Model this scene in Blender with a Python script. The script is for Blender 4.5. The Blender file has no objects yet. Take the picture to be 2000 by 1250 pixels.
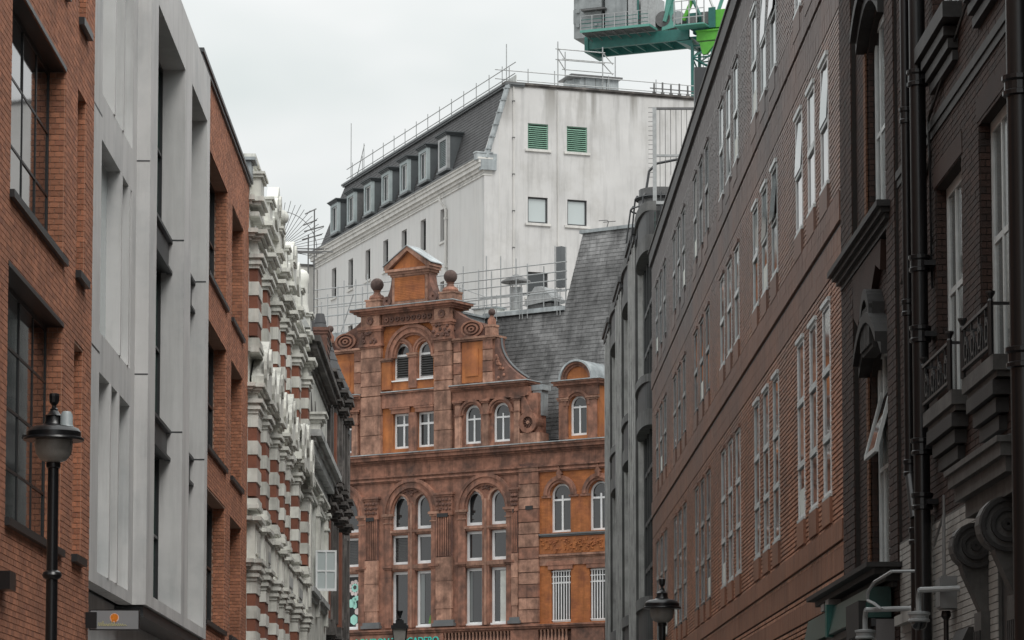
import bpy, math, random
import numpy as np
R=math.radians
random.seed(7)
C=bpy.context.scene.collection
sc=bpy.context.scene
# ---------------------------------------------------------------- camera
F=6200.;TH=math.atan(F/70000.);CZ=1.6
cd=bpy.data.cameras.new('camera');cam=bpy.data.objects.new('camera',cd);C.objects.link(cam)
cd.sensor_width=36;cd.lens=F/2000*36;cd.clip_start=.5;cd.clip_end=3000
cd.shift_y=(1016-625)/2000.
cam.location=(0,0,CZ);cam.rotation_euler=(R(90)+TH,0,0);sc.camera=cam
# ---------------------------------------------------------------- world / sun / exposure
SUN_EL,SUN_AZ=R(52),R(150)      # azimuth clockwise from +Y (view direction): behind the camera, to the right
w=bpy.data.worlds.new('World');sc.world=w;w.use_nodes=True
nt=w.node_tree;N=nt.nodes;L=nt.links;bg=N['Background']
sky=N.new('ShaderNodeTexSky');sky.sky_type='NISHITA';sky.sun_disc=False
sky.sun_elevation=SUN_EL;sky.sun_rotation=SUN_AZ
tc=N.new('ShaderNodeTexCoord');mp=N.new('ShaderNodeMapping');mp.inputs['Scale'].default_value=(1,1,2.2)
nz=N.new('ShaderNodeTexNoise');nz.inputs['Scale'].default_value=5.;nz.inputs['Detail'].default_value=4;nz.inputs['Roughness'].default_value=.5
cr=N.new('ShaderNodeValToRGB');cr.color_ramp.elements[0].position=.34;cr.color_ramp.elements[1].position=.62
cr.color_ramp.elements[0].color=(.64,.685,.675,1);cr.color_ramp.elements[1].color=(.87,.865,.86,1)
sc10=N.new('ShaderNodeMixRGB');sc10.blend_type='MULTIPLY';sc10.inputs[0].default_value=1;sc10.inputs[2].default_value=(10,10,10,1)
mx=N.new('ShaderNodeMixRGB');mx.inputs[0].default_value=.96
L.new(tc.outputs['Generated'],mp.inputs[0]);L.new(mp.outputs[0],nz.inputs['Vector']);L.new(nz.outputs['Fac'],cr.inputs[0])
L.new(cr.outputs[0],sc10.inputs[1]);L.new(sky.outputs[0],mx.inputs[1]);L.new(sc10.outputs[0],mx.inputs[2])
# overcast sky: luminance grows smoothly from horizon to zenith, (1+2 sin)/3
sp=N.new('ShaderNodeSeparateXYZ');L.new(tc.outputs['Generated'],sp.inputs[0])
pw=N.new('ShaderNodeMath');pw.operation='POWER';pw.inputs[1].default_value=1.5;pw.use_clamp=True;L.new(sp.outputs['Z'],pw.inputs[0])
gr=N.new('ShaderNodeMapRange');L.new(pw.outputs[0],gr.inputs[0]);gr.inputs[1].default_value=0;gr.inputs[2].default_value=1;gr.inputs[3].default_value=.93;gr.inputs[4].default_value=2.4
vs=N.new('ShaderNodeVectorMath');vs.operation='SCALE';L.new(mx.outputs[0],vs.inputs[0]);L.new(gr.outputs[0],vs.inputs['Scale'])
L.new(vs.outputs[0],bg.inputs[0]);bg.inputs['Strength'].default_value=.1
sd=bpy.data.lights.new('sun','SUN');so=bpy.data.objects.new('sun',sd);C.objects.link(so)
sd.energy=1.5;sd.angle=R(25);sd.color=(1,.97,.93)
so.rotation_euler=(R(90)-SUN_EL,0,-SUN_AZ+math.pi)
so.rotation_euler=(math.pi/2-SUN_EL,0,math.pi-SUN_AZ)
sc.view_settings.view_transform='Standard';sc.view_settings.look='None';sc.view_settings.gamma=1
sc.view_settings.exposure=0.12
sc.view_settings.use_curve_mapping=False
# ---------------------------------------------------------------- measuring helpers: pixels of the survey -> places on planes
CT,ST=math.cos(TH),math.sin(TH);HY=1016+F*math.tan(TH)
def ray(px,py):
    x=(px-1000)/F;z=(1016-py)/F
    return (x,CT-z*ST,ST+z*CT)
def proj(X,Y,Z):
    Z-=CZ;f=Y*CT+Z*ST;z=-Y*ST+Z*CT
    return (1000+F*X/f,1016-F*z/f)
class Fr:
    def __init__(s,ox,oy,rz): s.o=(ox,oy);s.rz=rz;s.c=math.cos(rz);s.s=math.sin(rz)
    def wld(s,x,y): return (s.o[0]+x*s.c-y*s.s,s.o[1]+x*s.s+y*s.c)
    def hit(s,px,py,y=0.):
        r=ray(px,py);X,Y=-s.o[0],-s.o[1];ox=X*s.c+Y*s.s;oy=-X*s.s+Y*s.c
        dx=r[0]*s.c+r[1]*s.s;dy=-r[0]*s.s+r[1]*s.c;t=(y-oy)/dy
        return (ox+t*dx,CZ+t*r[2])
def vp(px): r=ray(px,HY);return math.atan2(r[1],r[0])
LEFT=Fr(-5.5,0,vp(940));RIGHT=Fr(5.5,0,vp(925)+math.pi);CEN=Fr(-1.7,150,vp(-8170)+math.pi)
rw=vp(-1260)+math.pi;r_=ray(945,HY)
WF=Fr(r_[0]*185/r_[1],185,rw);WG=Fr(r_[0]*185/r_[1],185,rw+math.pi/2)
# ---------------------------------------------------------------- materials
MATS={}
def mat(name,col,rough=.8,var=.25,scale=3.,bump=.15,bscale=40.,metal=0.,streak=0.,isl=0.,col2=None,spec=.5,stainz=None,tint=None,c2lo=.45,c2hi=.7,c2scale=None,c2str=1.):
    m=bpy.data.materials.new(name);m.use_nodes=True;nt=m.node_tree;N=nt.nodes;L=nt.links
    b=N['Principled BSDF'];b.inputs['Roughness'].default_value=rough;b.inputs['Metallic'].default_value=metal
    b.inputs['Specular IOR Level'].default_value=spec
    tc=N.new('ShaderNodeTexCoord')
    def noise(s,det=5,vec=None,rg=.6):
        n=N.new('ShaderNodeTexNoise');n.inputs['Scale'].default_value=s;n.inputs['Detail'].default_value=det;n.inputs['Roughness'].default_value=rg
        L.new(vec or tc.outputs['Object'],n.inputs['Vector']);return n.outputs['Fac']
    def rampf(f,lo,hi,a,bb):
        r=N.new('ShaderNodeMapRange');r.inputs[1].default_value=lo;r.inputs[2].default_value=hi;r.inputs[3].default_value=a;r.inputs[4].default_value=bb
        L.new(f,r.inputs[0]);return r.outputs[0]
    def mulc(c,f):
        v=N.new('ShaderNodeVectorMath');v.operation='SCALE';L.new(c,v.inputs[0]);L.new(f,v.inputs['Scale']);return v.outputs[0]
    rgb=N.new('ShaderNodeRGB');rgb.outputs[0].default_value=(*col,1);c=rgb.outputs[0]
    if col2:
        mx=N.new('ShaderNodeMixRGB');mx.inputs[2].default_value=(*col2,1);L.new(c,mx.inputs[1])
        L.new(rampf(noise(c2scale or scale*.6,6,None,.65),c2lo,c2hi,0,c2str),mx.inputs[0]);c=mx.outputs[0]
    if isl:
        g=N.new('ShaderNodeNewGeometry');oi=N.new('ShaderNodeObjectInfo')
        a=N.new('ShaderNodeMath');a.operation='ADD';L.new(g.outputs['Random Per Island'],a.inputs[0]);L.new(oi.outputs['Random'],a.inputs[1])
        fr=N.new('ShaderNodeMath');fr.operation='FRACT';L.new(a.outputs[0],fr.inputs[0])
        c=mulc(c,rampf(fr.outputs[0],0,1,1-isl,1+isl*.8))
        if tint:
            mx=N.new('ShaderNodeMixRGB');mx.inputs[2].default_value=(*tint,1);L.new(c,mx.inputs[1])
            p=N.new('ShaderNodeMath');p.operation='MULTIPLY';p.inputs[1].default_value=7.31;L.new(fr.outputs[0],p.inputs[0])
            q=N.new('ShaderNodeMath');q.operation='FRACT';L.new(p.outputs[0],q.inputs[0])
            L.new(rampf(q.outputs[0],.8,1,0,.6),mx.inputs[0]);c=mx.outputs[0]
    if var: c=mulc(c,rampf(noise(scale),.3,.7,1-var,1+var*.6))
    if streak:
        mp=N.new('ShaderNodeMapping');mp.inputs['Scale'].default_value=(1,1,.08);L.new(tc.outputs['Object'],mp.inputs[0])
        c=mulc(c,rampf(noise(2.4,6,mp.outputs[0],.7),.48,.72,1,1-streak))
    L.new(c,b.inputs['Base Color'])
    if bump:
        bp=N.new('ShaderNodeBump');bp.inputs['Strength'].default_value=bump;bp.inputs['Distance'].default_value=.02
        L.new(noise(bscale,4),bp.inputs['Height']);L.new(bp.outputs[0],b.inputs['Normal'])
    MATS[name]=m;return m
def grey_by_height(m,z0,z1,col,amt):  # mixes base colour towards a greyer tone with rising height, broken by noise
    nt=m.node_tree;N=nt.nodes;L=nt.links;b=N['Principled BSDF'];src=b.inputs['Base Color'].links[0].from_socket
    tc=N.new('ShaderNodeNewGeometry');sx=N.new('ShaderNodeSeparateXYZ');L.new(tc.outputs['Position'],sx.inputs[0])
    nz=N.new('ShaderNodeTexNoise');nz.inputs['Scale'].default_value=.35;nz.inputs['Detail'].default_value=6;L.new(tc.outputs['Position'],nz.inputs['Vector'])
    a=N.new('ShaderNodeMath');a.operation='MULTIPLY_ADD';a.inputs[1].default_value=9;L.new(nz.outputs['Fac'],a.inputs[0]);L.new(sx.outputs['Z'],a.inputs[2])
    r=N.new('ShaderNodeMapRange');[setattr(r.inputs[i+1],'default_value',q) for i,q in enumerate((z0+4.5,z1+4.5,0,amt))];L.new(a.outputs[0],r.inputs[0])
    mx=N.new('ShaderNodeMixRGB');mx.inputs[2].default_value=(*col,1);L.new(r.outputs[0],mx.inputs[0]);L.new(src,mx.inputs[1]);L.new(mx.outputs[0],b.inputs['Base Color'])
mat('brick_l',(.40,.168,.095),.85,.25,.8,.3,60,isl=.24,tint=(.22,.09,.06),streak=.15)
mat('mortar_l',(.42,.27,.2),.95,.15,5)
mat('concrete',(.57,.565,.555),.7,.12,.7,.1,30,streak=.22,col2=(.44,.45,.45),c2lo=.5,c2hi=.7)
mat('metal_dark',(.035,.037,.04),.45,.15,3,.05)
mat('frame_dark',(.02,.021,.022),.4,.1,3,0)
def glass(name,col,rough=.04,bump=.02,tr=0):
    m=mat(name,col,rough,0,1,bump,1.3,spec=1.0);return m
glass('glass_dark',(.012,.015,.017));glass('glass_grey',(.022,.025,.027));glass('glass_green',(.03,.09,.075))
glass('glass_pale',(.45,.5,.5),.2)
glass('glass_net',(.16,.18,.18),.15)
mat('curtain',(.62,.64,.6),.9,.15,3,.3,20)
mat('brick_vb',(.21,.078,.047),.8,.25,3,.3,30,isl=.15,streak=.1)
mat('stucco',(.66,.66,.61),.6,.1,1.5,.1,30,streak=.5,col2=(.38,.38,.34),c2lo=.48,c2hi=.72)
mat('stucco_g',(.42,.43,.42),.7,.2,1.2,.08,30,streak=.35,col2=(.12,.12,.115),c2lo=.5,c2hi=.72)
mat('soot',(.075,.068,.063),.75,.35,2,.2,20,streak=.4,col2=(.22,.2,.185),c2lo=.5,c2hi=.7)
mat('tc_red',(.315,.15,.1),.85,.4,3.2,.5,14,streak=.6,isl=.12,col2=(.11,.064,.05),c2lo=.45,c2hi=.68,c2scale=.9)
mat('tc_pink',(.42,.235,.165),.85,.35,3.5,.4,14,isl=.25,streak=.55,col2=(.19,.1,.07),c2lo=.42,c2hi=.64,c2scale=1.2)
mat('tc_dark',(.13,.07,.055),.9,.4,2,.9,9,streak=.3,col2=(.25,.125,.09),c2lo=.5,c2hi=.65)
mat('tc_ball',(.09,.06,.052),.9,.4,5,.9,12)
mat('slate',(.105,.105,.105),.65,.3,.6,.1,20,isl=.2,streak=.7,col2=(.25,.25,.25),c2lo=.45,c2hi=.7)
mat('slate_d',(.055,.055,.057),.65,.15,1,.1,20,isl=.2)
mat('lead',(.3,.33,.34),.5,.25,1.5,.15,8,streak=.4,col2=(.5,.54,.55),c2lo=.5,c2hi=.7)
mat('lead_d',(.12,.13,.135),.5,.2,1.5,.1,8)
mat('render',(.6,.595,.58),.85,.05,.35,.05,12,streak=.13,col2=(.6,.58,.56),c2lo=.5,c2hi=.75,c2scale=.4)
mat('render_trim',(.62,.61,.58),.8,.12,1,.08,12,streak=.3)
mat('stain',(.2,.19,.17),.9,.3,3,.1)
mat('dormer',(.07,.08,.085),.6,.15,2,.05)
mat('dormer_trim',(.33,.38,.385),.6,.15,2,.05)
mat('louvre_green',(.19,.34,.26),.5,.15,4,.05)
mat('louvre_dark',(.07,.07,.068),.6,.2,4,.05)
mat('white_paint',(.76,.77,.77),.45,.1,4,.06,20)
mat('window_grey',(.55,.58,.58),.45,.15,4,.06,20)
mat('window_dull',(.3,.31,.31),.5,.2,4,.06,20)
mat('galv',(.36,.37,.37),.45,.2,6,.05,metal=.5)
mat('galv_d',(.12,.12,.12),.5,.2,6,.05,metal=.3)
mat('pale_sheet',(.6,.62,.6),.6,.2,2,.2,8)
mat('crane_dark',(.015,.11,.095),.45,.2,3,.05)
mat('crane_green',(.08,.33,.03),.45,.15,3,.05)
mat('crane_cyan',(.09,.27,.225),.45,.15,3,.05)
mat('crane_grey',(.25,.27,.275),.6,.2,2,.08,streak=.3)
mat('gb_stone',(.46,.46,.445),.9,.25,1.6,.6,16,streak=.4,col2=(.3,.3,.29),c2lo=.5,c2hi=.7)
mat('gb_joint',(.09,.09,.088),.9,.3,1.6,.4,16,streak=.3);mat('gb_cap',(.13,.13,.127),.85,.3,1.6,.4,16,streak=.4)
mat('gb_dark',(.05,.051,.052),.6,.3,2,.1,streak=.2)
mat('brick_rb',(.46,.215,.13),.5,.42,.5,.3,50,isl=.25,tint=(.15,.09,.075),streak=.3);grey_by_height(MATS['brick_rb'],5.5,16,(.15,.132,.128),1)  # brick colour turns greyer and darker towards the wall top
mat('mortar_rb',(.02,.014,.013),.95,.15,5)
mat('solid_rb',(.27,.125,.075),.6,.25,.5,.2,30,isl=.1,streak=.15)
grey_by_height(MATS['solid_rb'],5.5,16,(.1,.085,.082),1)
mat('coping_rb',(.065,.062,.062),.7,.25,2,.1)
mat('brick_nr',(.036,.016,.0105),.8,.35,1.5,.3,60,isl=.35,tint=(.016,.012,.011),streak=.2)
mat('mortar_nr',(.025,.022,.02),.95,.15,5)
mat('brick_gaug',(.12,.05,.022),.8,.25,3,.3,60,isl=.2)
mat('soot_near',(.016,.015,.0145),.6,.35,3,.2,20,streak=.3,col2=(.05,.047,.045),c2lo=.55,c2hi=.75)
mat('portico',(.075,.073,.069),.6,.35,2.5,.4,14,streak=.6,col2=(.03,.029,.027),c2lo=.5,c2hi=.68)
mat('painted_brick',(.34,.335,.315),.65,.2,3,.2,30,isl=.1,streak=.4)
mat('painted_mortar',(.09,.09,.085),.9,.1,5)
mat('cast_iron',(.008,.008,.009),.3,.1,3,.05,25)
mat('iron_rail',(.014,.014,.015),.4,.1,3,.03)
mat('lamp_glass',(.26,.25,.23),.25,.1,6,.3,60)
mat('cell_grey',(.33,.37,.38),.45,.15,6,.1)
mat('fascia_green',(.012,.06,.052),.35,.2,3,.05)
mat('fascia_grey',(.17,.165,.165),.4,.15,3,.03)
mat('cctv',(.3,.32,.325),.35,.1,4,.02)
mat('box_grey',(.17,.175,.175),.5,.1,4,.03)
mat('sign_grey',(.24,.25,.26),.45,.05,4,.02)
mat('sign_black',(.01,.01,.011),.4,.05,4,.02)
mat('orange',(.75,.22,.01),.5,.3,40,.1);mat('peach',(.8,.55,.45),.6,.1,4,0);mat('gold',(.62,.58,.28),.4,.1,4,0)
mat('teal',(.04,.52,.44),.45,.05,4,0);mat('mint',(.4,.78,.68),.5,.1,4,0);mat('pinkish',(.75,.65,.63),.6,.1,4,0)
mat('leaf',(.12,.3,.05),.6,.2,4,.1)
mat('asphalt',(.05,.05,.052),.9,.2,2,.4,60);mat('paving',(.22,.21,.2),.85,.15,2,.2,30);mat('paint',(.7,.7,.66),.7,.1,4,.1)
# ---------------------------------------------------------------- mesh builder
class MB:
    def __init__(s): s.v=[];s.f=[];s.sm=False
    def box(s,x0,x1,y0,y1,z0,z1,j=.0012):
        if j:
            e=[random.uniform(.2,1)*j for _ in range(6)]
            x0-=e[0];x1+=e[1];y0-=e[2];y1+=e[3];z0-=e[4];z1+=e[5]
        n=len(s.v);s.v+=[(x0,y0,z0),(x1,y0,z0),(x1,y1,z0),(x0,y1,z0),(x0,y0,z1),(x1,y0,z1),(x1,y1,z1),(x0,y1,z1)]
        s.f+=[tuple(n+i for i in q) for q in ((0,3,2,1),(4,5,6,7),(0,1,5,4),(1,2,6,5),(2,3,7,6),(3,0,4,7))];return s
    def ext(s,pts,fn,a,b):
        """closed polygon pts (2D) extruded between a and b; fn(p,q,t)->xyz"""
        n=len(s.v);k=len(pts)
        s.v+=[fn(p[0],p[1],a) for p in pts]+[fn(p[0],p[1],b) for p in pts]
        s.f.append(tuple(range(n,n+k)));s.f.append(tuple(range(n+2*k-1,n+k-1,-1)))
        for i in range(k): j=(i+1)%k;s.f.append((n+j,n+i,n+k+i,n+k+j))
        return s
    def polyy(s,pts,y0,y1): return s.ext(pts,lambda p,q,t:(p,t,q),y0,y1)
    def polyx(s,pts,x0,x1): return s.ext(pts,lambda p,q,t:(t,p,q),x0,x1)
    def polyz(s,pts,z0,z1): return s.ext(pts,lambda p,q,t:(p,q,t),z0,z1)
    def ring(s,xc,zc,r0,r1,y0,y1,a0=0,a1=180,n=20):
        """annular sector in the xz plane with depth"""
        base=len(s.v)
        for i in range(n+1):
            a=R(a0+(a1-a0)*i/n);c,d=math.cos(a),math.sin(a)
            s.v+=[(xc+r0*c,y0,zc+r0*d),(xc+r1*c,y0,zc+r1*d),(xc+r1*c,y1,zc+r1*d),(xc+r0*c,y1,zc+r0*d)]
        for i in range(n):
            b=base+4*i
            for j in range(4): k=(j+1)%4;s.f.append((b+j,b+4+j,b+4+k,b+k))
        s.f+=[(base,base+1,base+2,base+3),(base+4*n+3,base+4*n+2,base+4*n+1,base+4*n)];return s
    def spandrel(s,xc,zc,r,x0,x1,z1,y0,y1,n=16):
        """fills between an arch of radius r and the rectangle above it"""
        pts=[(x0,z1),(x0,zc)]+[(xc-r*math.cos(math.pi*i/n),zc+r*math.sin(math.pi*i/n)) for i in range(n+1)]+[(x1,zc),(x1,z1)]
        h=len(pts)
        # split in two to stay well-formed
        mid=xc
        l=[(x0,z1),(x0,zc)]+[(xc-r*math.cos(math.pi*i/n),zc+r*math.sin(math.pi*i/n)) for i in range(n//2+1)]+[(mid,z1)]
        rr=[(mid,z1)]+[(xc-r*math.cos(math.pi*i/n),zc+r*math.sin(math.pi*i/n)) for i in range(n//2,n+1)]+[(x1,zc),(x1,z1)]
        def dd(p):
            o=[]
            for q in p:
                if not o or (abs(q[0]-o[-1][0])+abs(q[1]-o[-1][1]))>1e-5:o.append(q)
            return o
        s.polyy(dd(l),y0,y1);s.polyy(dd(rr),y0,y1);return s
    def tube(s,a,b,r,n=6,r2=None):
        r2=r if r2 is None else r2
        a=np.array(a,float);b=np.array(b,float);d=b-a;ln=np.linalg.norm(d)
        if ln<1e-6:return s
        d/=ln;u=np.cross(d,(0,0,1) if abs(d[2])<.9 else (1,0,0));u/=np.linalg.norm(u);v=np.cross(d,u)
        k=len(s.v)
        for P,q in ((a,r),(b,r2)):
            for i in range(n):
                t=2*math.pi*i/n;s.v.append(tuple(P+q*(u*math.cos(t)+v*math.sin(t))))
        for i in range(n): j=(i+1)%n;s.f.append((k+i,k+j,k+n+j,k+n+i))
        s.f.append(tuple(k+n-1-i for i in range(n)));s.f.append(tuple(k+n+i for i in range(n)));return s
    def path(s,pts,r,n=6):
        for a,b in zip(pts,pts[1:]): s.tube(a,b,r,n)
        return s
    def lathe(s,cx,cy,prof,n=20,a0=0,a1=360):
        """prof: (r,z) list"""
        k=len(s.v);full=abs(a1-a0)>=360;m=n if full else n+1
        for r,z in prof:
            for i in range(m):
                t=R(a0+(a1-a0)*i/n);s.v.append((cx+r*math.cos(t),cy+r*math.sin(t),z))
        for p in range(len(prof)-1):
            for i in range(n if full else n):
                j=(i+1)%m if full else i+1
                s.f.append((k+p*m+i,k+p*m+j,k+(p+1)*m+j,k+(p+1)*m+i))
        if full:
            s.f.append(tuple(k+m-1-i for i in range(m)));q=k+(len(prof)-1)*m;s.f.append(tuple(q+i for i in range(m)))
        return s
    def ball(s,c,r,n=14):
        m=n//2;return s.lathe(c[0],c[1],[(max(r*math.sin(math.pi*i/m),r*.02),c[2]-r*math.cos(math.pi*i/m)) for i in range(m+1)],n)
    def mould(s,x0,x1,y,steps,yb=None,ends=(1,1)):
        """stacked courses: steps (z0,z1,projection) in front of y, back to yb"""
        yb=y+.3 if yb is None else yb
        for z0,z1,p in steps: s.box(x0-p*ends[0],x1+p*ends[1],y-p,yb,z0,z1)
        return s
    def wall(s,x0,x1,z0,z1,y0,y1,holes=()):
        xs=sorted({x0,x1,*[h[0] for h in holes if x0<h[0]<x1],*[h[1] for h in holes if x0<h[1]<x1]})
        for a,b in zip(xs,xs[1:]):
            m=(a+b)/2;hs=sorted([(max(h[2],z0),min(h[3],z1)) for h in holes if h[0]<m<h[1] and h[3]>z0 and h[2]<z1])
            z=z0
            for h0,h1 in hs:
                if h0>z:s.box(a,b,y0,y1,z,h0,0)
                z=max(z,h1)
            if z<z1:s.box(a,b,y0,y1,z,z1,0)
        return s
    def groups(s):
        """separate pieces: vertex islands, merged where their boxes touch"""
        p=list(range(len(s.v)))
        def fd(i):
            while p[i]!=i: p[i]=p[p[i]];i=p[i]
            return i
        for f in s.f:
            a=fd(f[0])
            for q in f[1:]:
                b=fd(q)
                if b!=a:p[b]=a
        isl={}
        for i in range(len(s.v)): isl.setdefault(fd(i),[]).append(i)
        isl=list(isl.values())
        if len(isl)>400: return [list(range(len(s.v)))]
        V=np.array(s.v);bb=[(V[i].min(0)-.006,V[i].max(0)+.006) for i in isl];g=list(range(len(isl)))
        def fg(i):
            while g[i]!=i: g[i]=g[g[i]];i=g[i]
            return i
        for i in range(len(isl)):
            for j in range(i+1,len(isl)):
                if (bb[i][0]<=bb[j][1]).all() and (bb[j][0]<=bb[i][1]).all():
                    a,b=fg(i),fg(j)
                    if a!=b:g[b]=a
        out={}
        for i in range(len(isl)): out.setdefault(fg(i),[]).extend(isl[i])
        return list(out.values())
    def build(s,name,m,parent=None,kind=None,label=None,smooth=False,bevel=0,split=True):
        if split and parent and kind!='stuff':
            gs=s.groups()
            if 1<len(gs)<=150:
                own={}
                for k,g in enumerate(gs):
                    for i in g: own[i]=k
                parts=[MB() for _ in gs];idx={}
                for k,g in enumerate(gs):
                    g.sort()
                    for n,i in enumerate(g): idx[i]=n
                    parts[k].v=[s.v[i] for i in g]
                for f in s.f: parts[own[f[0]]].f.append(tuple(idx[i] for i in f))
                r=None
                for q in parts:
                    o=q.build(name,m,parent,kind,label,smooth,bevel,False);r=r or o
                return r
        me=bpy.data.meshes.new(name);me.from_pydata(s.v,[],s.f);me.update()
        if m: me.materials.append(MATS[m])
        if smooth:
            for p in me.polygons:p.use_smooth=True
            try: me.set_sharp_from_angle(angle=R(35))
            except Exception: pass
        o=bpy.data.objects.new(name,me);C.objects.link(o)
        if parent:o.parent=parent
        if kind:o['kind']=kind
        if label:o['label']=label
        return o
def thing(name,label,cat,fr=None,loc=None,rz=0,group=None,kind=None):
    o=bpy.data.objects.new(name,None);C.objects.link(o);o.empty_display_size=.3
    if fr: 
        x,y=fr.wld(loc[0],loc[1]) if loc else fr.o;o.location=(x,y,loc[2] if loc else 0);o.rotation_euler=(0,0,fr.rz+rz)
    elif loc:o.location=loc;o.rotation_euler=(0,0,rz)
    if label:o['label']=label
    if cat:o['category']=cat
    if group:o['group']=group
    if kind:o['kind']=kind
    return o
def tag(o,label,cat,group=None):
    o['label']=label;o['category']=cat
    if group:o['group']=group
    return o
def link(me,name,parent,loc=(0,0,0),rot=(0,0,0),scale=(1,1,1)):
    o=bpy.data.objects.new(name,me);C.objects.link(o);o.parent=parent;o.location=loc;o.rotation_euler=rot;o.scale=scale;return o
def copy_tree(o,parent=None):
    c=o.copy();C.objects.link(c);c.parent=parent
    for ch in list(o.children): copy_tree(ch,c)
    return c
BOXF=np.array([(4,5,6,7),(0,1,5,4),(1,2,6,5),(2,3,7,6),(3,0,4,7),(0,3,2,1)])
class Bricks:
    """courses of separate pieces: surface point P + s*U + t*T, outward N"""
    def __init__(s,fr,name,m,bl=.225,bh=.075,jt=.01,proud=.012,tilt=0.,rnd=.002,hj=None):
        s.fr=fr;s.name=name;s.m=m;s.bl=bl;s.bh=bh;s.jt=jt;s.proud=proud;s.tilt=tilt;s.rnd=rnd;s.hj=jt if hj is None else hj;s.it=[];s.indiv=300
    def fill(s,P,U,T,n,s0,s1,t0,t1,holes=(),clip=None,bl=None,bh=None,phase=0.,arches=()):
        bl=bl or s.bl;bh=bh or s.bh;k0=int(math.floor(t0/bh));P=np.array(P,float);U=np.array(U,float);T=np.array(T,float);n=np.array(n,float)
        for k in range(k0,int(math.ceil(t1/bh))+1):
            ta,tb=max(k*bh,t0),min((k+1)*bh,t1)
            if tb-ta<bh*.25:continue
            tm=(ta+tb)/2;iv=[(s0,s1)]
            if clip:
                c=clip(tm)
                if not c:continue
                iv=[(max(s0,a),min(s1,b)) for a,b in c if min(s1,b)>max(s0,a)]
            cuts=[(h[0],h[1]) for h in holes if h[2]<tm<h[3]]
            for xc,zc,r in arches:
                if zc<=tm<zc+r: d=math.sqrt(r*r-(tm-zc)**2);cuts.append((xc-d,xc+d))
            for h0,h1 in cuts:
                o=[]
                for a,b in iv:
                    if h1<=a or h0>=b:o.append((a,b));continue
                    if h0>a:o.append((a,h0))
                    if h1<b:o.append((h1,b))
                iv=o
            off=phase+(bl/2 if k%2 else 0)
            for a,b in iv:
                i=int(math.floor((a-off)/bl));x=off+i*bl
                while x<b:
                    xa,xb=max(x,a),min(x+bl,b);x+=bl
                    if xb-xa<.035:continue
                    s.it.append((P+xa*U+ta*T,xb-xa-s.hj,tb-ta-s.jt,U,T,n,xb-xa>bl*.999 and tb-ta>bh*.999))
    def finish(s,root):
        fr=s.fr;sel=[]
        for i,b in enumerate(s.it):
            if not b[6]:continue
            p=b[0]+b[3]*b[1]/2+b[4]*b[2]/2;X,Y=fr.wld(p[0],p[1])
            if Y<5:continue
            q=proj(X,Y,p[2])
            if -5<q[0]<2005 and -5<q[1]<1255: sel.append((Y,i))
        sel.sort();pick=set(i for _,i in sel[:s.indiv]);cache={}
        V=[];cnt=0
        def corners(b,origin=True):
            P,l,h,U,T,n,_=b
            P0=P if origin else np.zeros(3)
            g=s.jt/2;e=s.proud+random.uniform(-s.rnd,s.rnd);t=s.tilt
            A=P0+s.hj/2*U+g*T;sk=.004
            base=[A-n*sk,A+l*U-n*sk,A+l*U+h*T-n*sk,A+h*T-n*sk]
            e0=e+t;out=[A+n*e0,A+l*U+n*e0,A+l*U+h*T+n*e,A+h*T+n*e]
            return base+out
        for i,b in enumerate(s.it):
            if i in pick:
                key=(round(b[1],3),round(b[2],3),tuple(np.round(b[3],3)),tuple(np.round(b[5],3)))
                if key not in cache:
                    me=bpy.data.meshes.new(s.name);me.from_pydata([tuple(x) for x in corners(b,False)],[],[tuple(f) for f in BOXF.tolist()])
                    me.materials.append(MATS[s.m]);cache[key]=me
                link(cache[key],s.name,root,tuple(b[0]))
            else: V+=corners(b)
        if V:
            V=np.array(V,dtype=np.float32);nb=len(V)//8;Fq=(BOXF[None,:5]+np.arange(nb)[:,None,None]*8).reshape(-1)
            me=bpy.data.meshes.new(s.name+'_courses');me.vertices.add(len(V));me.vertices.foreach_set('co',V.reshape(-1))
            nf=nb*5;me.loops.add(nf*4);me.loops.foreach_set('vertex_index',Fq.astype(np.int32))
            me.polygons.add(nf);me.polygons.foreach_set('loop_start',np.arange(nf,dtype=np.int32)*4);me.polygons.foreach_set('loop_total',np.full(nf,4,dtype=np.int32))
            me.polygons.foreach_set('use_smooth',np.zeros(nf,dtype=bool));me.update(calc_edges=True);me.validate();me.materials.append(MATS[s.m])
            o=bpy.data.objects.new(s.name+'_courses',me);C.objects.link(o);o.parent=root;o['kind']='stuff'
def text_mesh(txt,size,m,parent,loc,rot,ext=.01,name='letter'):
    cu=bpy.data.curves.new('letters','FONT');cu.body=txt;cu.size=size;cu.extrude=ext
    t=bpy.data.objects.new('tmp',cu);C.objects.link(t);dg=bpy.context.evaluated_depsgraph_get();dg.update()
    me=bpy.data.meshes.new_from_object(t.evaluated_get(dg));bpy.data.objects.remove(t)
    me.materials.clear();me.materials.append(MATS[m]);o=bpy.data.objects.new(name,me);C.objects.link(o);o.parent=parent;o.location=loc;o.rotation_euler=rot;return o
UX,UZ,NY=(1,0,0),(0,0,1),(0,-1,0)
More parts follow.
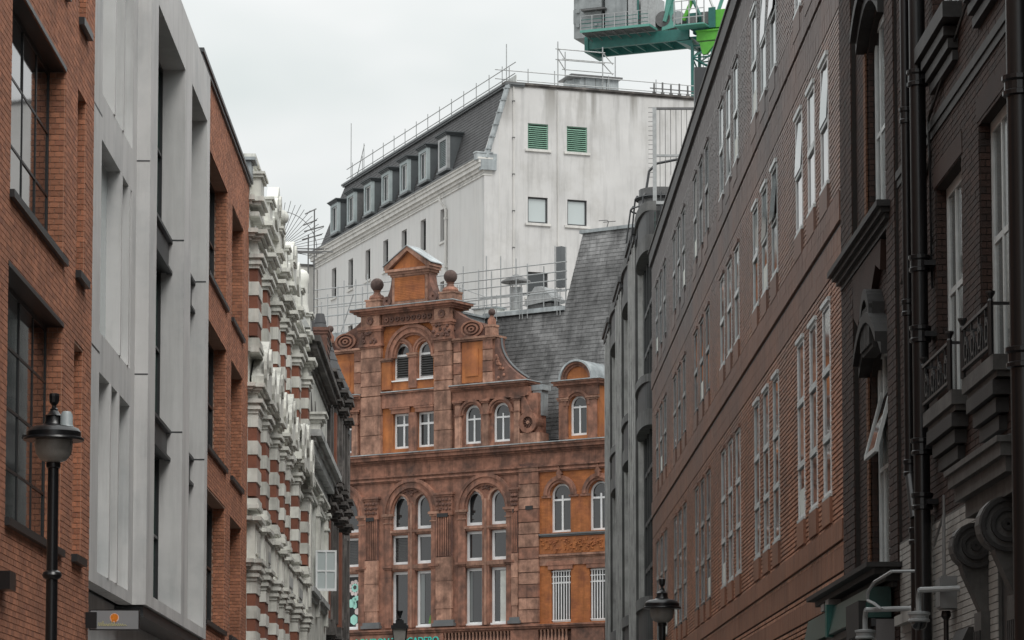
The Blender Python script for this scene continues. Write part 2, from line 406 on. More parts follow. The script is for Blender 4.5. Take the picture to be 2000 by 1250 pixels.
# grid window: frame object + pane sub-parts
def window(root,x0,x1,z0,z1,y,cols=1,rows=1,fm='frame_dark',gm='glass_dark',fw=.05,bw=.03,d=.06,arch=False,name='window',xs=None,zs=None,gms=None,dz=.0,tilt=None):
    m=MB();zt=z1
    if arch:
        r=(x1-x0)/2;zc=z1-r;zt=zc
        m.ring((x0+x1)/2,zc,r-fw,r,y,y+d,0,180,18)
    m.box(x0,x0+fw,y,y+d,z0,zt,0);m.box(x1-fw,x1,y,y+d,z0,zt,0);m.box(x0+fw,x1-fw,y,y+d,z0,z0+fw*1.2,0)
    if not arch:m.box(x0+fw,x1-fw,y,y+d,z1-fw,z1,0)
    xs=xs if xs is not None else [x0+(x1-x0)*i/cols for i in range(1,cols)]
    zs=zs if zs is not None else [z0+(z1-z0)*i/rows for i in range(1,rows)]
    for x in xs: m.box(x-bw/2,x+bw/2,y+.004,y+d-.004,z0+fw,zt if not arch else zc,0)
    for z in zs: m.box(x0+fw,x1-fw,y+.008,y+d-.008,z-bw/2,z+bw/2,0)
    o=m.build(name,fm,root)
    X=[x0]+list(xs)+[x1];Z=[z0]+list(zs)+[zt]
    k=0
    for i in range(len(X)-1):
        for j in range(len(Z)-1):
            p=MB();g=(gms[k%len(gms)] if gms else gm);k+=1
            yy=y+d*.6;t=random.uniform(-.004,.004)
            if tilt and (i,j) in tilt:
                t=tilt[(i,j)];p.polyx([(yy-t,Z[j]+.01),(yy-t+.02,Z[j]+.01),(yy+.02,Z[j+1]-.01),(yy,Z[j+1]-.01)],X[i]+.012,X[i+1]-.012)
            else: p.box(X[i]+.004,X[i+1]-.004,yy+t,yy+.012+t,Z[j],Z[j+1],0)
            p.build('pane',g,o)
    if arch:
        r2=r-fw*.5;p=MB();p.polyy([((x0+x1)/2+r2*math.cos(math.pi*i/16),zc+r2*math.sin(math.pi*i/16)) for i in range(17)],y+d*.6,y+d*.6+.012);p.build('pane',gm,o)
    return o
def rebase(root,x,y):
    c,s=math.cos(root.rotation_euler[2]),math.sin(root.rotation_euler[2])
    root.location=(root.location[0]+x*c-y*s,root.location[1]+x*s+y*c,0)
    for ch in root.children: ch.location=(ch.location[0]-x,ch.location[1]-y,ch.location[2])
# ================================================================ ground
def structure(name,mb,m): o=mb.build(name,m);o['kind']='structure';return o
structure('ground',MB().box(-400,400,-200,900,-.6,-.02,0),'paving')
structure('road',MB().box(-3.1,3.1,-40,146,-.3,-.004,0),'asphalt')
structure('pavement',MB().box(-5.6,-3.1,-40,146,-.3,.12,0),'paving')
structure('pavement',MB().box(3.1,5.6,-40,146,-.3,.12,0),'paving')
structure('kerb',MB().box(-3.1,-2.95,-40,146,-.3,.125,0),'concrete')
structure('kerb',MB().box(2.95,3.1,-40,146,-.3,.125,0),'concrete')
m=MB()
for y in range(4,140,6): m.box(-.06,.06,y,y+3,-.004,.001,0)
structure('road_markings',m,'paint')
# ================================================================ left: near red brick office
def jamb(B,x,z0,z1,d,bl=.12):   # brick reveal on the far side of an opening, facing the camera
    B.fill((x,0,0),(0,1,0),UZ,(-1,0,0),0,d,z0,z1,bl=bl)
def sill(root,x0,x1,z,m='frame_dark',h=.09,p=.07,d=.26,name='sill'):
    MB().box(x0-.05,x1+.05,-p,d,z-h,z,.002).build(name,m,root)
t=thing('brick_building','orange brick office wall with wide dark gridded windows behind the street lamp','building',LEFT)
H1=[(36.46,41.22,8.69,11.19),(36.42,41.25,4.86,7.79),(36.5,41.2,12.23,14.9),(26,31,8.69,11.19),(26,31,4.86,7.79)]
S1=[(42.46,43.38,8.75,11.28),(42.4,43.38,4.9,7.77),(42.5,43.38,12.24,14.9)]
MB().wall(6,44.26,0,16.1,0,.3,H1+S1).build('wall','mortar_l',t)
m=MB()
for a,b,c,d in S1:m.box(a-.1,b+.1,.2,.29,c-.1,d+.1)
m.build('recess_back','mortar_l',t)
MB().box(6,44.2,.31,9,0,16).build('core','frame_dark',t)
B=Bricks(LEFT,'brick','brick_l')
B.fill((0,0,0),UX,UZ,NY,33.5,44.26,2.5,16.1,H1+S1)
for a,b,c,d in H1[:3]:jamb(B,b,c,d,.24)
for a,b,c,d in S1:jamb(B,b,c,d,.19,.1)
B.finish(t)
for i,(a,b,c,d) in enumerate(H1):
    sill(t,a,b,c)
    MB().box(a-.02,b+.02,-.02,.25,d,d+.06).build('lintel','frame_dark',t)
    if i!=2: window(t,a,b,c,d,.2,4,3 if i!=1 else 4,'frame_dark','glass_dark',.06,.035,.03)
    else: window(t,a,b,c,d,.2,4,3)
for a,b,c,d in S1: sill(t,a,b,c,h=.1,p=.09,d=.1)
rebase(t,25,0)
# small black box on the near wall
b0=LEFT.wld(36.25,-.08)
MB().box(-.06,.07,-.3,.14,-.1,.11,0).build('junction_box','cast_iron').location=(b0[0],b0[1],4.1)
tag(bpy.data.objects['junction_box'],'small black box at the left edge fixed to the brick wall beside the lamp post','box')
# ================================================================ left: pale concrete framed building
t=thing('concrete_building','pale concrete framed office with deep fins between two orange brick walls','building',LEFT)
rows=[(4.86,7.74,(46.45,47.5)),(8.32,11.13,(47.6,48.7)),(11.8,14.6,(46.6,47.75))]
Hc=[(45.19,49.15,a,b) for a,b,_ in rows]
MB().wall(44.262,49.8,4.68,15.6,-.012,.21,Hc).build('facade_frame','concrete',t)
MB().box(44.27,60.6,.45,8,0,15.2,0).build('core','concrete',t)
for a,b,fx in rows:
    for k,x in enumerate(fx): MB().box(x-.02,x+.12,-.03,.2,a,b,0).build('fin','concrete',t)
    MB().box(45.19,49.15,.19,.2,a,b,0).build('pane','glass_pale',t)
for z in (4.86,8.32,11.8): pass
for z in (8.0,11.45,14.85): # recessed joints of the cast panels
    MB().box(44.27,45.2,-.015,.01,z,z+.03,0).build('joint','metal_dark',t)
# projecting half
P0=-.225
Hp=[(50.9,55.6,4.87,14.57),(56.9,60.1,4.87,14.62)]
MB().wall(49.8,60.7,4.68,15.6,P0,P0+.4,Hp).build('projecting_frame','concrete',t)
m=MB()
for z in (8.07,11.49):
    for a,b,_,_ in Hp: m.box(b-.004,b+.01,P0+.001,P0+.39,z,z+.025,0)
    m.box(49.796,49.83,P0+.002,0,z+.25,z+.27,0)
m.build('panel_joint','metal_dark',t)
for (a,b,c,d) in Hp:
    window(t,a,b,c,d,P0+.4,3,1,'frame_dark','glass_green',.07,.05,.09,zs=[6.2,7.6,8.1,9.5,10.9,11.45,13.0])
    for z0,z1 in ((7.6,8.08),(10.92,11.47)):
        s=MB().box(a,b,P0+.27,P0+.42,z0,z1,0);o=s.build('spandrel','metal_dark',t)
        MB().box(a+.003,b-.003,P0+.2,P0+.3,z1-.03,z1+.03).box(a+.003,b-.003,P0+.2,P0+.3,z0-.03,z0+.02).build('ledge','metal_dark',o)
MB().box(49.8,60.7,P0+.1,.4,15.6,15.64).build('coping','lead',t)
m=MB().wall(44.27,60.6,0,4.67,.28,.44,[(45.5,49.5,.4,3.6),(51,55,.4,3.6),(56.5,60,.4,3.6)]);m.build('shopfront_wall','concrete',t)
for a,b in((45.5,49.5),(51,55),(56.5,60)): MB().box(a,b,.36,.4,.4,3.6,0).build('shop_window','glass_dark',t)
MB().box(49.9,60.6,P0+.05,.27,4.5,4.66).build('soffit','metal_dark',t)
rebase(t,52,0)
# ================================================================ left: far red brick office
t=thing('brick_building','orange brick office wall past the concrete frame, topped with a thin dark coping','building',LEFT)
H2=[];
for c,d in ((12.18,14.72),(8.69,11.27),(5.2,7.84),(1.4,4.3)): H2+= [(62.82,67.7,c,d),(69.0,72.3,c,d-.03)]
MB().wall(60.75,73.95,0,16.05,0,.3,H2).build('wall','mortar_l',t)
MB().box(60.8,73.9,.5,9,0,15.9,0).build('core','frame_dark',t)
B=Bricks(LEFT,'brick','brick_l');B.indiv=0
B.fill((0,0,0),UX,UZ,NY,60.75,73.95,2.5,16.05,H2)
B.fill((73.95,0,0),(0,1,0),UZ,(1,0,0),0,.3,10,16)
for a,b,c,d in H2:jamb(B,b,c,d,.26)
B.finish(t)
for a,b,c,d in H2:
    sill(t,a,b,c);window(t,a,b,c,d,.27,4,2,'frame_dark','glass_dark',.07,.05,.08)
MB().mould(60.75,73.95,-.01,[(16.05,16.12,.05),(16.12,16.2,.09)],.5).build('coping','metal_dark',t)
MB().box(73.3,73.9,-.1,.3,16.2,16.55).box(73.2,74,-.2,.4,16.55,16.62).build('parapet_vent','lead',t)
rebase(t,67,0)
# ================================================================ left: banded white and red brick house
t=thing('banded_house','ornate white stucco house with red brick banded pilasters and scrolled gables','building',LEFT)
X0,X1=74.0,97.2
wz=[(1.2,6.3),(8.9,10.55),(12.9,14.0)]
pil=[(74.2,1.3),(77.4,1.2),(81.4,1.0),(84.3,.8),(86.6,.7),(91.0,1.0),(95.9,1.0)]
gaps=[(75.7,77.2),(78.9,81.1),(82.7,84.1),(85.3,86.4),(87.6,90.7),(92.3,95.6)]
Hv=[(a,b,8.75,10.6) for a,b in gaps]+[(a,b,3.9,6.75) for a,b in gaps]+[(a,b,12.75,14.05) for a,b in gaps]
MB().wall(X0,X1,0,16.0,0,.35,Hv).build('wall','stucco',t)
MB().box(X0+.1,X1-.1,.45,8,0,15.9,0).build('core','stucco_g',t)
for a,b,c,d in Hv: window(t,a,b,c,d,.12,2,2,'window_grey','glass_pale' if c>8 else 'glass_grey',.09,.06,.06)
tiers=[(3.2,6.75),(8.75,10.7),(12.55,14.15)]
for px_,wd in pil:
    pr=-.22
    for zi,(za,zb) in enumerate(tiers):
        h=.3;n=max(1,int(round((zb-za)/h)));h=(zb-za)/n
        for k in range(n):
            if k%2: MB().box(px_,px_+wd,pr-.015,0,za+k*h,za+(k+1)*h,.001).build('block','stucco',t)
            else: MB().box(px_+.02,px_+wd-.02,pr+.01,0,za+k*h,za+(k+1)*h,.001).build('block','brick_vb',t)
        m=MB()
        m.mould(px_,px_+wd,pr,[(zb,zb+.09,.03),(zb+.09,zb+.17,.08),(zb+.17,zb+.24,.05),(zb+.24,zb+.33,.13)],0)
        m.mould(px_,px_+wd,pr,[(za-.3,za-.2,.06),(za-.2,za-.06,.03)],0)
        m.build('capital','stucco',t)
    m=MB().box(px_,px_+wd,pr+.03,0,7.25,8.15).box(px_+.15,px_+wd-.15,pr-.0,0,7.4,7.95);m.build('pedestal','stucco',t)
# string courses and cornices broken forward over the pilasters
def entab(z0,st,m='stucco',nm='cornice'):
    q=MB().mould(X0,X1,0,[(z0+a,z0+b,p) for a,b,p in st],.2,(1,0))
    for x,wd in pil: q.mould(x,x+wd,-.2,[(z0+a+.004,z0+b+.003,p) for a,b,p in st],.1)
    q.build(nm,m,t)
entab(7.0,[(0,.08,.04),(.08,.16,.12),(.16,.25,.18)])
entab(8.1,[(0,.06,.05),(.06,.15,.14)])
entab(8.42,[(0,.12,.03)])
entab(11.03,[(0,.14,.02),(.14,.2,.08),(.2,.27,.14),(.27,.36,.2)])
entab(12.15,[(0,.1,.06)])
entab(14.48,[(0,.12,.03),(.12,.3,.0),(.3,.38,.08),(.38,.46,.16),(.46,.56,.24)])
entab(15.4,[(0,.1,.03),(.25,.34,.08),(.34,.45,.15)])
# balcony front panels
for a,b in gaps:
    q=MB();q.box(a-.1,b+.1,-.1,.02,7.3,8.1);q.build('balcony_panel','stucco',t)
    q=MB().box(a+.25,b-.25,-.125,-.09,7.45,7.55).box(a+.25,b-.25,-.125,-.09,7.62,7.9);q.build('panel_relief','stucco_g',t)
    MB().mould(a-.05,b+.05,0,[(10.62,10.72,.06),(10.72,10.82,.12)],.05).build('hood','stucco',t)
# scrolled pediments of the middle storey (11.4 .. 12.6)
def scroll(x0,x1,z0,z1,y,m='stucco'):
    q=MB();c=(x0+x1)/2;h=z1-z0;w=(x1-x0)/2
    pts=[(x0,z0),(x1,z0)]
    for i in range(13):
        u=i/12;pts.append((x1-w*u+.10*w*math.sin(u*6.28),z0+h*(.18+.82*(.5-.5*math.cos(math.pi*u)))))
    for i in range(1,13):
        u=1-i/12;pts.append((x0+w*u-.10*w*math.sin(u*6.28),z0+h*(.18+.82*(.5-.5*math.cos(math.pi*u)))))
    q.polyy(pts,y-.24,y+.05)
    o=q.build('scroll_pediment',m,t)
    r=MB();
    for sx in(-1,1): r.ring(c+sx*w*.72,z0+h*.3,.1*w,.24*w,y-.3,y-.23,0,360,14)
    r.ring(c,z0+h*.62,.0+.06*w,.16*w,y-.3,y-.23,0,360,12)
    r.build('volute',m,o)
for a,b in((74.6,78.6),(79.2,83.2),(84.6,88.6),(90.6,96.6)): scroll(a,b,11.4,12.75,-.1)
# crowning gables and parapet
MB().box(X0,X1,-.02,.35,15.85,16.1).build('parapet','stucco',t)
for x,wd in pil:
    m=MB().box(x+.1,x+wd-.1,-.26,.2,15.84,16.35);m.mould(x+.1,x+wd-.1,-.26,[(16.35,16.42,.06),(16.42,16.48,.1)],.2);m.build('parapet_pier','stucco',t)
m=MB().box(74.1,76.0,-.05,.4,16.1,16.7).mould(74.1,76.0,-.05,[(16.7,16.78,.05),(16.78,16.86,.1)],.4);m.build('attic_block','stucco',t)
scroll(79.6,83.2,16.1,17.5,-.0);scroll(86.3,90.4,16.1,17.3,0)
m=MB();m.ball((82.2,-.25,16.85),.2);m.lathe(82.2,-.25,[(.1,16.45),(.07,16.6),(.12,16.66)],12);m.build('ball_finial','stucco',t,smooth=True)
m=MB();m.lathe(92.5,-.2,[(.24,15.9),(.2,16.1),(.18,16.2),(.2,16.8),(.22,16.86),(.21,17.05),(.15,17.15),(.06,17.2),(.02,17.21)],12);m.build('obelisk','stucco',t,smooth=True)
m=MB();m.polyx([(-.3,15.9),(.9,15.9),(.9,18.2)],95.2,95.7);m.build('gable_return','stucco_g',t)
rebase(t,85,0)
# ================================================================ left: plain stucco house beyond it
t=thing('stucco_house','pale stucco house with heavy dark cornices and an open white casement window','building',LEFT)
X0,X1=97.3,110.6
Hs=[(99.3,103.3,8.35,11.2),(104.6,108.8,8.35,11.2),(99.5,103,13.4,14.6),(99.3,103.3,3,6.4),(104.6,108.8,3,6.4)]
MB().wall(X0,X1,0,15.6,-.08,.35,Hs[:2]+Hs[3:]).build('wall','stucco',t)
MB().box(X0+.1,X1-.1,.45,8,0,15.5,0).build('core','stucco_g',t)
for h in Hs[:2]+Hs[3:]: window(t,*h,.05,3,3,'white_paint','glass_green',.1,.05,.06)
m=MB().mould(X0,X1,-.08,[(15.2,15.35,.06),(15.35,15.5,.14),(15.5,15.72,.34),(15.72,15.9,.45)],.6);m.build('cornice','soot',t)
m=MB().mould(X0,X1,-.08,[(12.05,12.2,.05),(12.45,12.6,.14),(12.6,12.78,.34),(12.78,12.98,.5)],.1);m.build('cornice','stucco_g',t)
for k in range(26): MB().box(X0+.2+k*.5,X0+.45+k*.5,-.36,-.1,12.28,12.58).build('dentil','stucco_g',t)
for a,b,c,d in Hs[:2]:
    MB().mould(a-.2,b+.2,-.08,[(c-.35,c-.2,.1),(c-.2,c-.02,.2)],.1).build('window_sill','stucco_g',t)
    MB().mould(a-.25,b+.25,-.08,[(d+.05,d+.2,.06),(d+.35,d+.45,.12),(d+.45,d+.55,.2)],.1).build('window_hood','stucco',t)
for x in (98.2,103.6,109.1):
    m=MB().box(x,x+.7,-.2,-.07,7.6,11.3).mould(x,x+.7,-.2,[(11.3,11.4,.04),(11.4,11.5,.1),(10.9,10.98,.05)],-.07);m.build('pilaster','stucco',t)
m=MB()
for x,z in((100,14.2),(102.4,14.2)): m.polyy([(x,z-.35),(x+1.1,z-.35),(x,z+.35)],-.1,-.07)
m.build('triangle_vent','soot',t)
# bracket block standing forward at its near end
m=MB().box(97.8,98.8,-.5,0,12.98,13.3).mould(97.8,98.8,-.5,[(13.3,13.4,.05),(13.4,13.55,.14),(13.55,13.62,.2)],0);m.build('corbel_block','stucco',t)
# mansard behind with skylight slopes and chimney
m=MB().polyx([(.2,15.9),(3,15.9),(3,18.2),(1.9,18.2)],X0+.2,X1-.1);m.build('roof','slate',t)
m=MB().box(108.0,109.8,-.2,.3,15.9,17.6).mould(108.0,109.8,-.2,[(17.6,17.7,.03),(17.7,17.82,.06)],.3);m.build('chimney','tc_dark',t)
for z in range(7): MB().box(107.98,109.82,-.22,-.2,16.0+z*.24,16.03+z*.24).build('chimney_course','soot',t)
# the open casement, hinged at its far side and standing out square to the wall
o=MB();xa=103.1;y0,y1=-.78,-.1;z0,z1=8.42,9.75
for a,b,c,d in((y0,y0+.06,z0,z1),(y1-.06,y1,z0,z1),(y0,y1,z0,z0+.08),(y0,y1,z1-.06,z1),((y0+y1)/2-.02,(y0+y1)/2+.02,z0,z1),(y0,y1,9.05,9.1)): o.box(xa,xa+.05,a,b,c,d,.001)
cs=o.build('casement','white_paint',t);MB().box(xa+.02,xa+.03,y0+.05,y1-.05,z0+.05,z1-.05,0).build('pane','glass_pale',cs)
rebase(t,104,0)
# ================================================================ left: sooty corner building with turret
t=thing('corner_building','soot blackened corner building with brick panels and a slated turret','building',LEFT)
X0,X1=110.7,131
MB().box(X0,X1,-.05,8,0,16.6,0).build('wall','soot',t)
for x,wd,pr in ((111.2,1.6,.12),(114.0,1.3,.2),(117.0,1.2,.28),(120,1.2,.34)):
    for za,zb,mm in ((3.2,6.9,'soot'),(8.0,11.5,'brick_vb' if x in(111.2,117.0) else 'soot'),(13.4,15.6,'brick_vb' if x==114.0 else 'soot')):
        MB().box(x,x+wd,-.05-pr,0,za,zb,.002).build('panel',mm,t)
        MB().box(x+wd*.55,x+wd*.98,-.1-pr,-.05-pr,za,zb).build('colonnette','soot',t)
    q=MB()
    for z in (7.2,11.75,12.3,12.7,15.8,16.5):
        q.mould(x,x+wd,-.05-pr,[(z,z+.1,.04),(z+.1,z+.2,.12),(z+.2,z+.32,.22)],0)
    q.box(x,x+wd,-.05-pr,0,12.0,13.3).box(x,x+wd,-.05-pr,0,6.9,8.0).box(x,x+wd,-.05-pr,0,15.6,16.6)
    q.build('entablature','soot',t)
# corner turret: half-round, stacked drums, flared slated cap
TX,TY=122.6,.8
def drum(prof,nm,m_): return MB().lathe(TX,TY,prof,16).build(nm,m_,t)
drum([(.9,0),(.9,7.6),(1.05,7.65),(1.2,7.85),(.95,7.9),(.93,8.2)],'drum','soot')
drum([(.88,8.2),(.88,11.4)],'drum','brick_vb')
drum([(.95,11.4),(.95,12.1),(1.05,12.2),(1.2,12.55),(1.3,12.7),(1.0,12.75),(.95,13.2)],'drum','soot')
drum([(.85,13.2),(.85,15.6)],'drum','soot')
drum([(.9,15.6),(.98,15.8),(.85,16.2),(.95,16.6),(1.1,16.95),(1.25,17.0),(1.25,17.2)],'cornice_drum','soot')
m=MB()
for k in range(9):
    r0=1.2*(1-k/10)**1.5+.1;r1=1.2*(1-(k+1)/10)**1.5+.12
    m.lathe(TX,TY,[(r0+.04,17.2+k*.37),(r1,17.2+(k+1)*.37)],16)
m.build('slated_cap','slate_d',t)
for k in range(10):
    a=R(180+k*20);MB().box(-.05,.05,-.08,.08,0,.3).build('bracket','soot',t).location=(TX+1.0*math.cos(a),TY+1.0*math.sin(a),16.6)
m=MB().polyx([(-.3,16.6),(3.5,16.6),(3.5,19.4),(.8,19.4)],X0+.2,120);m.build('roof','slate_d',t)
m=MB().box(111.2,114,-.0,1.2,16.6,17.9);m.mould(111.2,114,-.0,[(17.9,18.0,.04),(18.0,18.1,.08)],1.2);m.build('chimney','soot',t)
m=MB()
for z in range(5): m.box(111.18,114.02,-.02,0,16.8+z*.22,16.83+z*.22)
m.build('chimney_course','soot',t)
# iron finial bracket low down
rebase(t,120,0)
# ================================================================ centre: terracotta building across the far end
t=thing('terracotta_building','terracotta and orange brick building with arched windows and a pedimented gable closing the street','building',CEN)
tcb=t
def P(mb,nm,m_='tc_red',**k): return mb.build(nm,m_,t,**k)
wx=[(-9.3,-8.3),(-7.87,-6.88),(-4.98,-3.99),(-3.53,-2.53),(-.64,.35),(.81,1.81)]
rx=[(4.21,5.33),(6.35,7.47),(8.5,9.6),(10.6,11.7)]
HC=[]
for a,b in wx: HC+=[(a,b,14.64,15.8),(a,b,12.96,14.38),(a,b,9.9,12.62)]
HR=[]
for a,b in rx: HR+=[(a,b,14.08,15.83),(a,b,9.88,12.36)]
# walls (main storeys)
w_=MB().wall(-14,2.49,8.8,17.9,.0,.5,[(a,b,c,d+(.5 if d==15.8 else 0)) for a,b,c,d in HC])
for a,b in wx: w_.spandrel((a+b)/2,15.8,.5,a,b,16.3,0,.5)
P(w_,'wall')
MB().box(-14,14,1,11,0,18.3,0).build('core','tc_dark',t)
w_=MB().wall(3.6,14,8.8,17.9,.03,.5,[(a,b,c,d+(.54 if d==15.83 else 0)) for a,b,c,d in HR])
for a,b in rx: w_.spandrel((a+b)/2,15.83,(b-a)/2,a,b,16.37,.03,.5)
mat('brick_or',(.43,.155,.05),.85,.28,1.6,.5,40,streak=.35,col2=(.26,.09,.045),c2lo=.45,c2hi=.7,isl=.12)
P(w_,'brick_wall','brick_or')
B=Bricks(CEN,'brick','brick_or',bl=.225,bh=.075,jt=.012,proud=.008);B.indiv=0
hr=[(a,b,c,d) for a,b,c,d in HR]+[(3.6,14,12.36,13.95),(3.6,14,16.95,17.9)]
B.fill((0,.03,0),UX,UZ,NY,3.6,9.5,9.4,17,hr,arches=[((a+b)/2,15.83,(b-a)/2+.3) for a,b in rx])
B.finish(t)
MB().box(-14,14,.02,.5,0,8.8).build('lower_wall','tc_red',t)
# rusticated pier of single blocks
z=9.35;k=0
while z<17.2:
    h=.62 if k%2 else .56;zz=min(z+h,17.25)
    MB().box(2.5,3.6,-.1-.02*(k%2),.4,z+.02,zz-.02,.003).build('block','tc_pink' if k%3 else 'tc_red',t);z=zz;k+=1
MB().box(2.52,3.58,-.06,.4,9,17.4).build('pier','tc_dark',t)
P(MB().box(2.9,3.3,-.14,-.1,15.22,15.4),'vent_grille','cast_iron')
# pilasters between the arches
for x0,x1 in((-10.75,-10.0),(-6.5,-5.72),(-2.27,-1.33),(2.1,2.46)):
    P(MB().box(x0,x1,-.14,0,10.75,12.05).box(x0+.03,x1-.03,-.12,0,10.2,10.75),'pilaster','tc_pink')
    P(MB().box(x0,x1,-.142,0,12.07,13.2),'pilaster_block','tc_pink')
    q=MB();n=7 if x1-x0>.6 else 3;wd=(x1-x0)/(n+.3)
    for i in range(n):
        xx=x0+.15*wd+i*wd;q.box(xx+.02,xx+wd-.045,-.15,-.09,13.25,15.2)
    q.build('fluting','tc_red',t,kind='stuff')
    P(MB().box(x0,x1,-.1,0,13.2,15.3),'fluted_shaft','tc_dark')
    P(MB().mould(x0,x1,-.13,[(15.2,15.32,.03),(15.32,16.1,.01),(16.1,16.2,.05),(16.2,16.3,.1)],0),'capital','tc_red')
    orn=MB()
    for i in range(5):
        for j in range(3):
            c=(x0+(x1-x0)*(i+.5)/5,-.17,15.5+j*.22);orn.ball(c,.085 if (i+j)%2 else .06,6)
    orn.build('carved_leaves','tc_dark',t,kind='stuff')
    P(MB().box(x0+.1,x1-.2,-.19,-.12,15.12,15.3),'name_plate','cast_iron')
    P(MB().mould(x0-.05,x1+.05,-.1,[(9.9,10.05,.12),(10.05,10.2,.05)],0),'plinth_mould','lead_d')
# big arches
for xc in(-8.09,-3.755,.585):
    for r0,r1,y in((1.5,1.66,-.16),(1.32,1.5,-.11),(1.2,1.32,-.15),(1.1,1.2,-.06)):
        P(MB().ring(xc,15.42,r0,r1,y,.05,0,180,30),'archivolt')
    for s in(-1,1):
        x=xc+s*1.38
        P(MB().box(x-.2,x+.2,-.08,0,9.9,15.2),'arch_pier');P(MB().mould(x-.24,x+.24,-.08,[(15.2,15.3,.03),(15.3,15.42,.09),(14.95,15.0,.03)],0),'impost','tc_pink')
        P(MB().mould(x-.2,x+.2,-.08,[(12.72,12.8,.05),(12.8,12.9,.1)],0),'band')
    q=MB()
    for a,b in((xc-1.22,xc-.23),(xc+.23,xc+1.22)): q.ring((a+b)/2,15.8,.5,.6,-.07,.02,0,180,20)
    P(q,'arch_mould','tc_pink')
    P(MB().box(xc-.2,xc+.2,-.06,.1,9.9,15.9),'mullion');P(MB().box(xc-.06,xc+.06,-.1,-.06,9.9,15.9),'mullion_rib','tc_pink')
    for z0,z1 in((14.42,14.6),(12.66,12.92)):
        P(MB().mould(xc-1.24,xc+1.24,-.02,[(z0,z0+.07,.02),(z0+.07,z1,.07)],.1,(0,0)),'transom','tc_pink')
    q=MB()
    for i in range(14):
        a=random.uniform(0,6.28);rr=random.uniform(0,.26);q.ball((xc+rr*math.cos(a)*1.4,-.03,16.42+rr*math.sin(a)*.55),.06,6)
    q.build('tympanum_carving','tc_dark',t,kind='stuff')
# windows with thick white frames
for i,(a,b) in enumerate(wx):
    window(t,a,b,14.64,16.3,.17,fm='white_paint',gm='glass_grey',fw=.13,d=.08,arch=True)
    if i in(1,2):
        o=window(t,a,b,12.96,14.38,.17,fm='white_paint',gm='glass_dark',fw=.11,d=.08)
        for k in range(16): MB().polyx([(.19,13.1+k*.075),(.21,13.1+k*.075),(.26,13.16+k*.075),(.24,13.16+k*.075)],a+.11,b-.11).build('louvre_slat','louvre_dark',o)
    else: window(t,a,b,12.96,14.38,.17,fm='white_paint',gm='glass_grey',fw=.13,d=.08)
    o=window(t,a,b,9.9,12.62,.17,fm='white_paint',gm='glass_grey' if i>0 else 'glass_dark',fw=.13,d=.08)
    P(MB().box(a-.02,b+.02,.02,.2,9.85,9.98),'window_sill','white_paint')
    if i in(3,4): MB().box(a+.14,a+.3+.1*(i%2),.2,.21,10.1,12.45).build('curtain','glass_net',o)
    if i==3: MB().polyy([(a+.62,10.07),(a+.85,10.07),(a+.8,10.3),(a+.72,10.5),(a+.66,10.28)],.2,.21).build('pot_plant','leaf',o)
    if i==5: MB().box(a+.45,b-.14,.2,.21,10.05,12.45).build('blind','curtain',o)
    if i==1: # decals on the glass: flowers and leaves
        def blob(x,z,r,m_,n=12,sx=1,e=.012,ys=.209): MB().polyy([(x+r*sx*math.cos(6.283*q/n)*(1+.1*(q%2)),z+r*math.sin(6.283*q/n)*(1+.1*(q%2))) for q in range(n)],ys-e,ys).build('window_decal',m_,o)
        cx=(a+b)/2+.05
        for q in range(9): blob(cx+.3*math.cos(q*.7),11.95+.3*math.sin(q*.7),.1,'pinkish',8)
        blob(cx,11.95,.2,'mint');blob(cx,11.98,.1,'louvre_dark',10,1,.02)
        for dx,dz,r,sx in((-.2,11.2,.2,1.1),(.0,11.1,.17,.7),(.12,11.45,.12,1.4),(-.05,11.35,.14,1)): blob(cx+dx,dz,r,'mint',10,sx)
        blob(cx+.15,10.8,.16,'pinkish',8);blob(cx-.05,10.4,.24,'mint',12,.9);blob(cx+.16,10.12,.1,'pinkish',8)
        MB().box(a+.13,b-.13,.213,.216,10.06,12.48,0).build('dark_film','sign_black',o)
for i,(a,b) in enumerate(rx):
    zc=15.83;xm=(a+b)/2;r=(b-a)/2
    window(t,a,b,14.08,zc+r,.2,fm='white_paint',gm='glass_grey',fw=.1,d=.08,arch=True,xs=[xm],zs=[15.62],bw=.09)
    for r0,r1,y in((r+.02,r+.14,-.03),(r+.14,r+.24,-.09),(r+.24,r+.36,-.05)): P(MB().ring(xm,zc,r0,r1,y,.04,0,180,26),'hood_arch')
    q=MB().box(xm-.12,xm+.12,-.14,.03,zc+r+.2,zc+r+.42);q.polyy([(xm-.17,zc+r+.42),(xm+.17,zc+r+.42),(xm+.06,zc+r+.6),(xm,zc+r+.8),(xm-.06,zc+r+.6)],-.14,.02);P(q,'keystone_finial')
    for s in(-1,1): P(MB().mould(xm+s*(r+.2)-.2,xm+s*(r+.2)+.2,.02,[(15.72,15.82,.06)],.05),'impost')
    # barred window
    o=window(t,a,b,9.88,12.36,.2,fm='white_paint',gm='glass_dark',fw=.09,d=.08,zs=[11.75],bw=.08)
    for k in range(7):
        x=a+.12+(b-a-.24)*k/6;MB().box(x-.018,x+.018,.08,.11,9.95,12.3,0).build('window_bar','white_paint',o)
    for z in(11.7,12.0,12.25,9.98): MB().box(a+.03,b-.03,.085,.105,z,z+.035,0).build('window_rail','white_paint',o)
    P(MB().box(a-.12,b+.12,-.03,.1,12.36,12.55).polyy([(a-.3,12.55),(b+.3,12.55),(b+.1,12.75),(a-.1,12.75)],-.05,.05),'window_head')
P(MB().mould(3.62,14,.02,[(13.9,13.97,.05),(13.97,14.04,.12)],.1,(0,0)),'sill_band','lead_d')
P(MB().box(3.62,14,-.02,.05,13.1,13.85),'frieze_panel','brick_or')
q=MB()
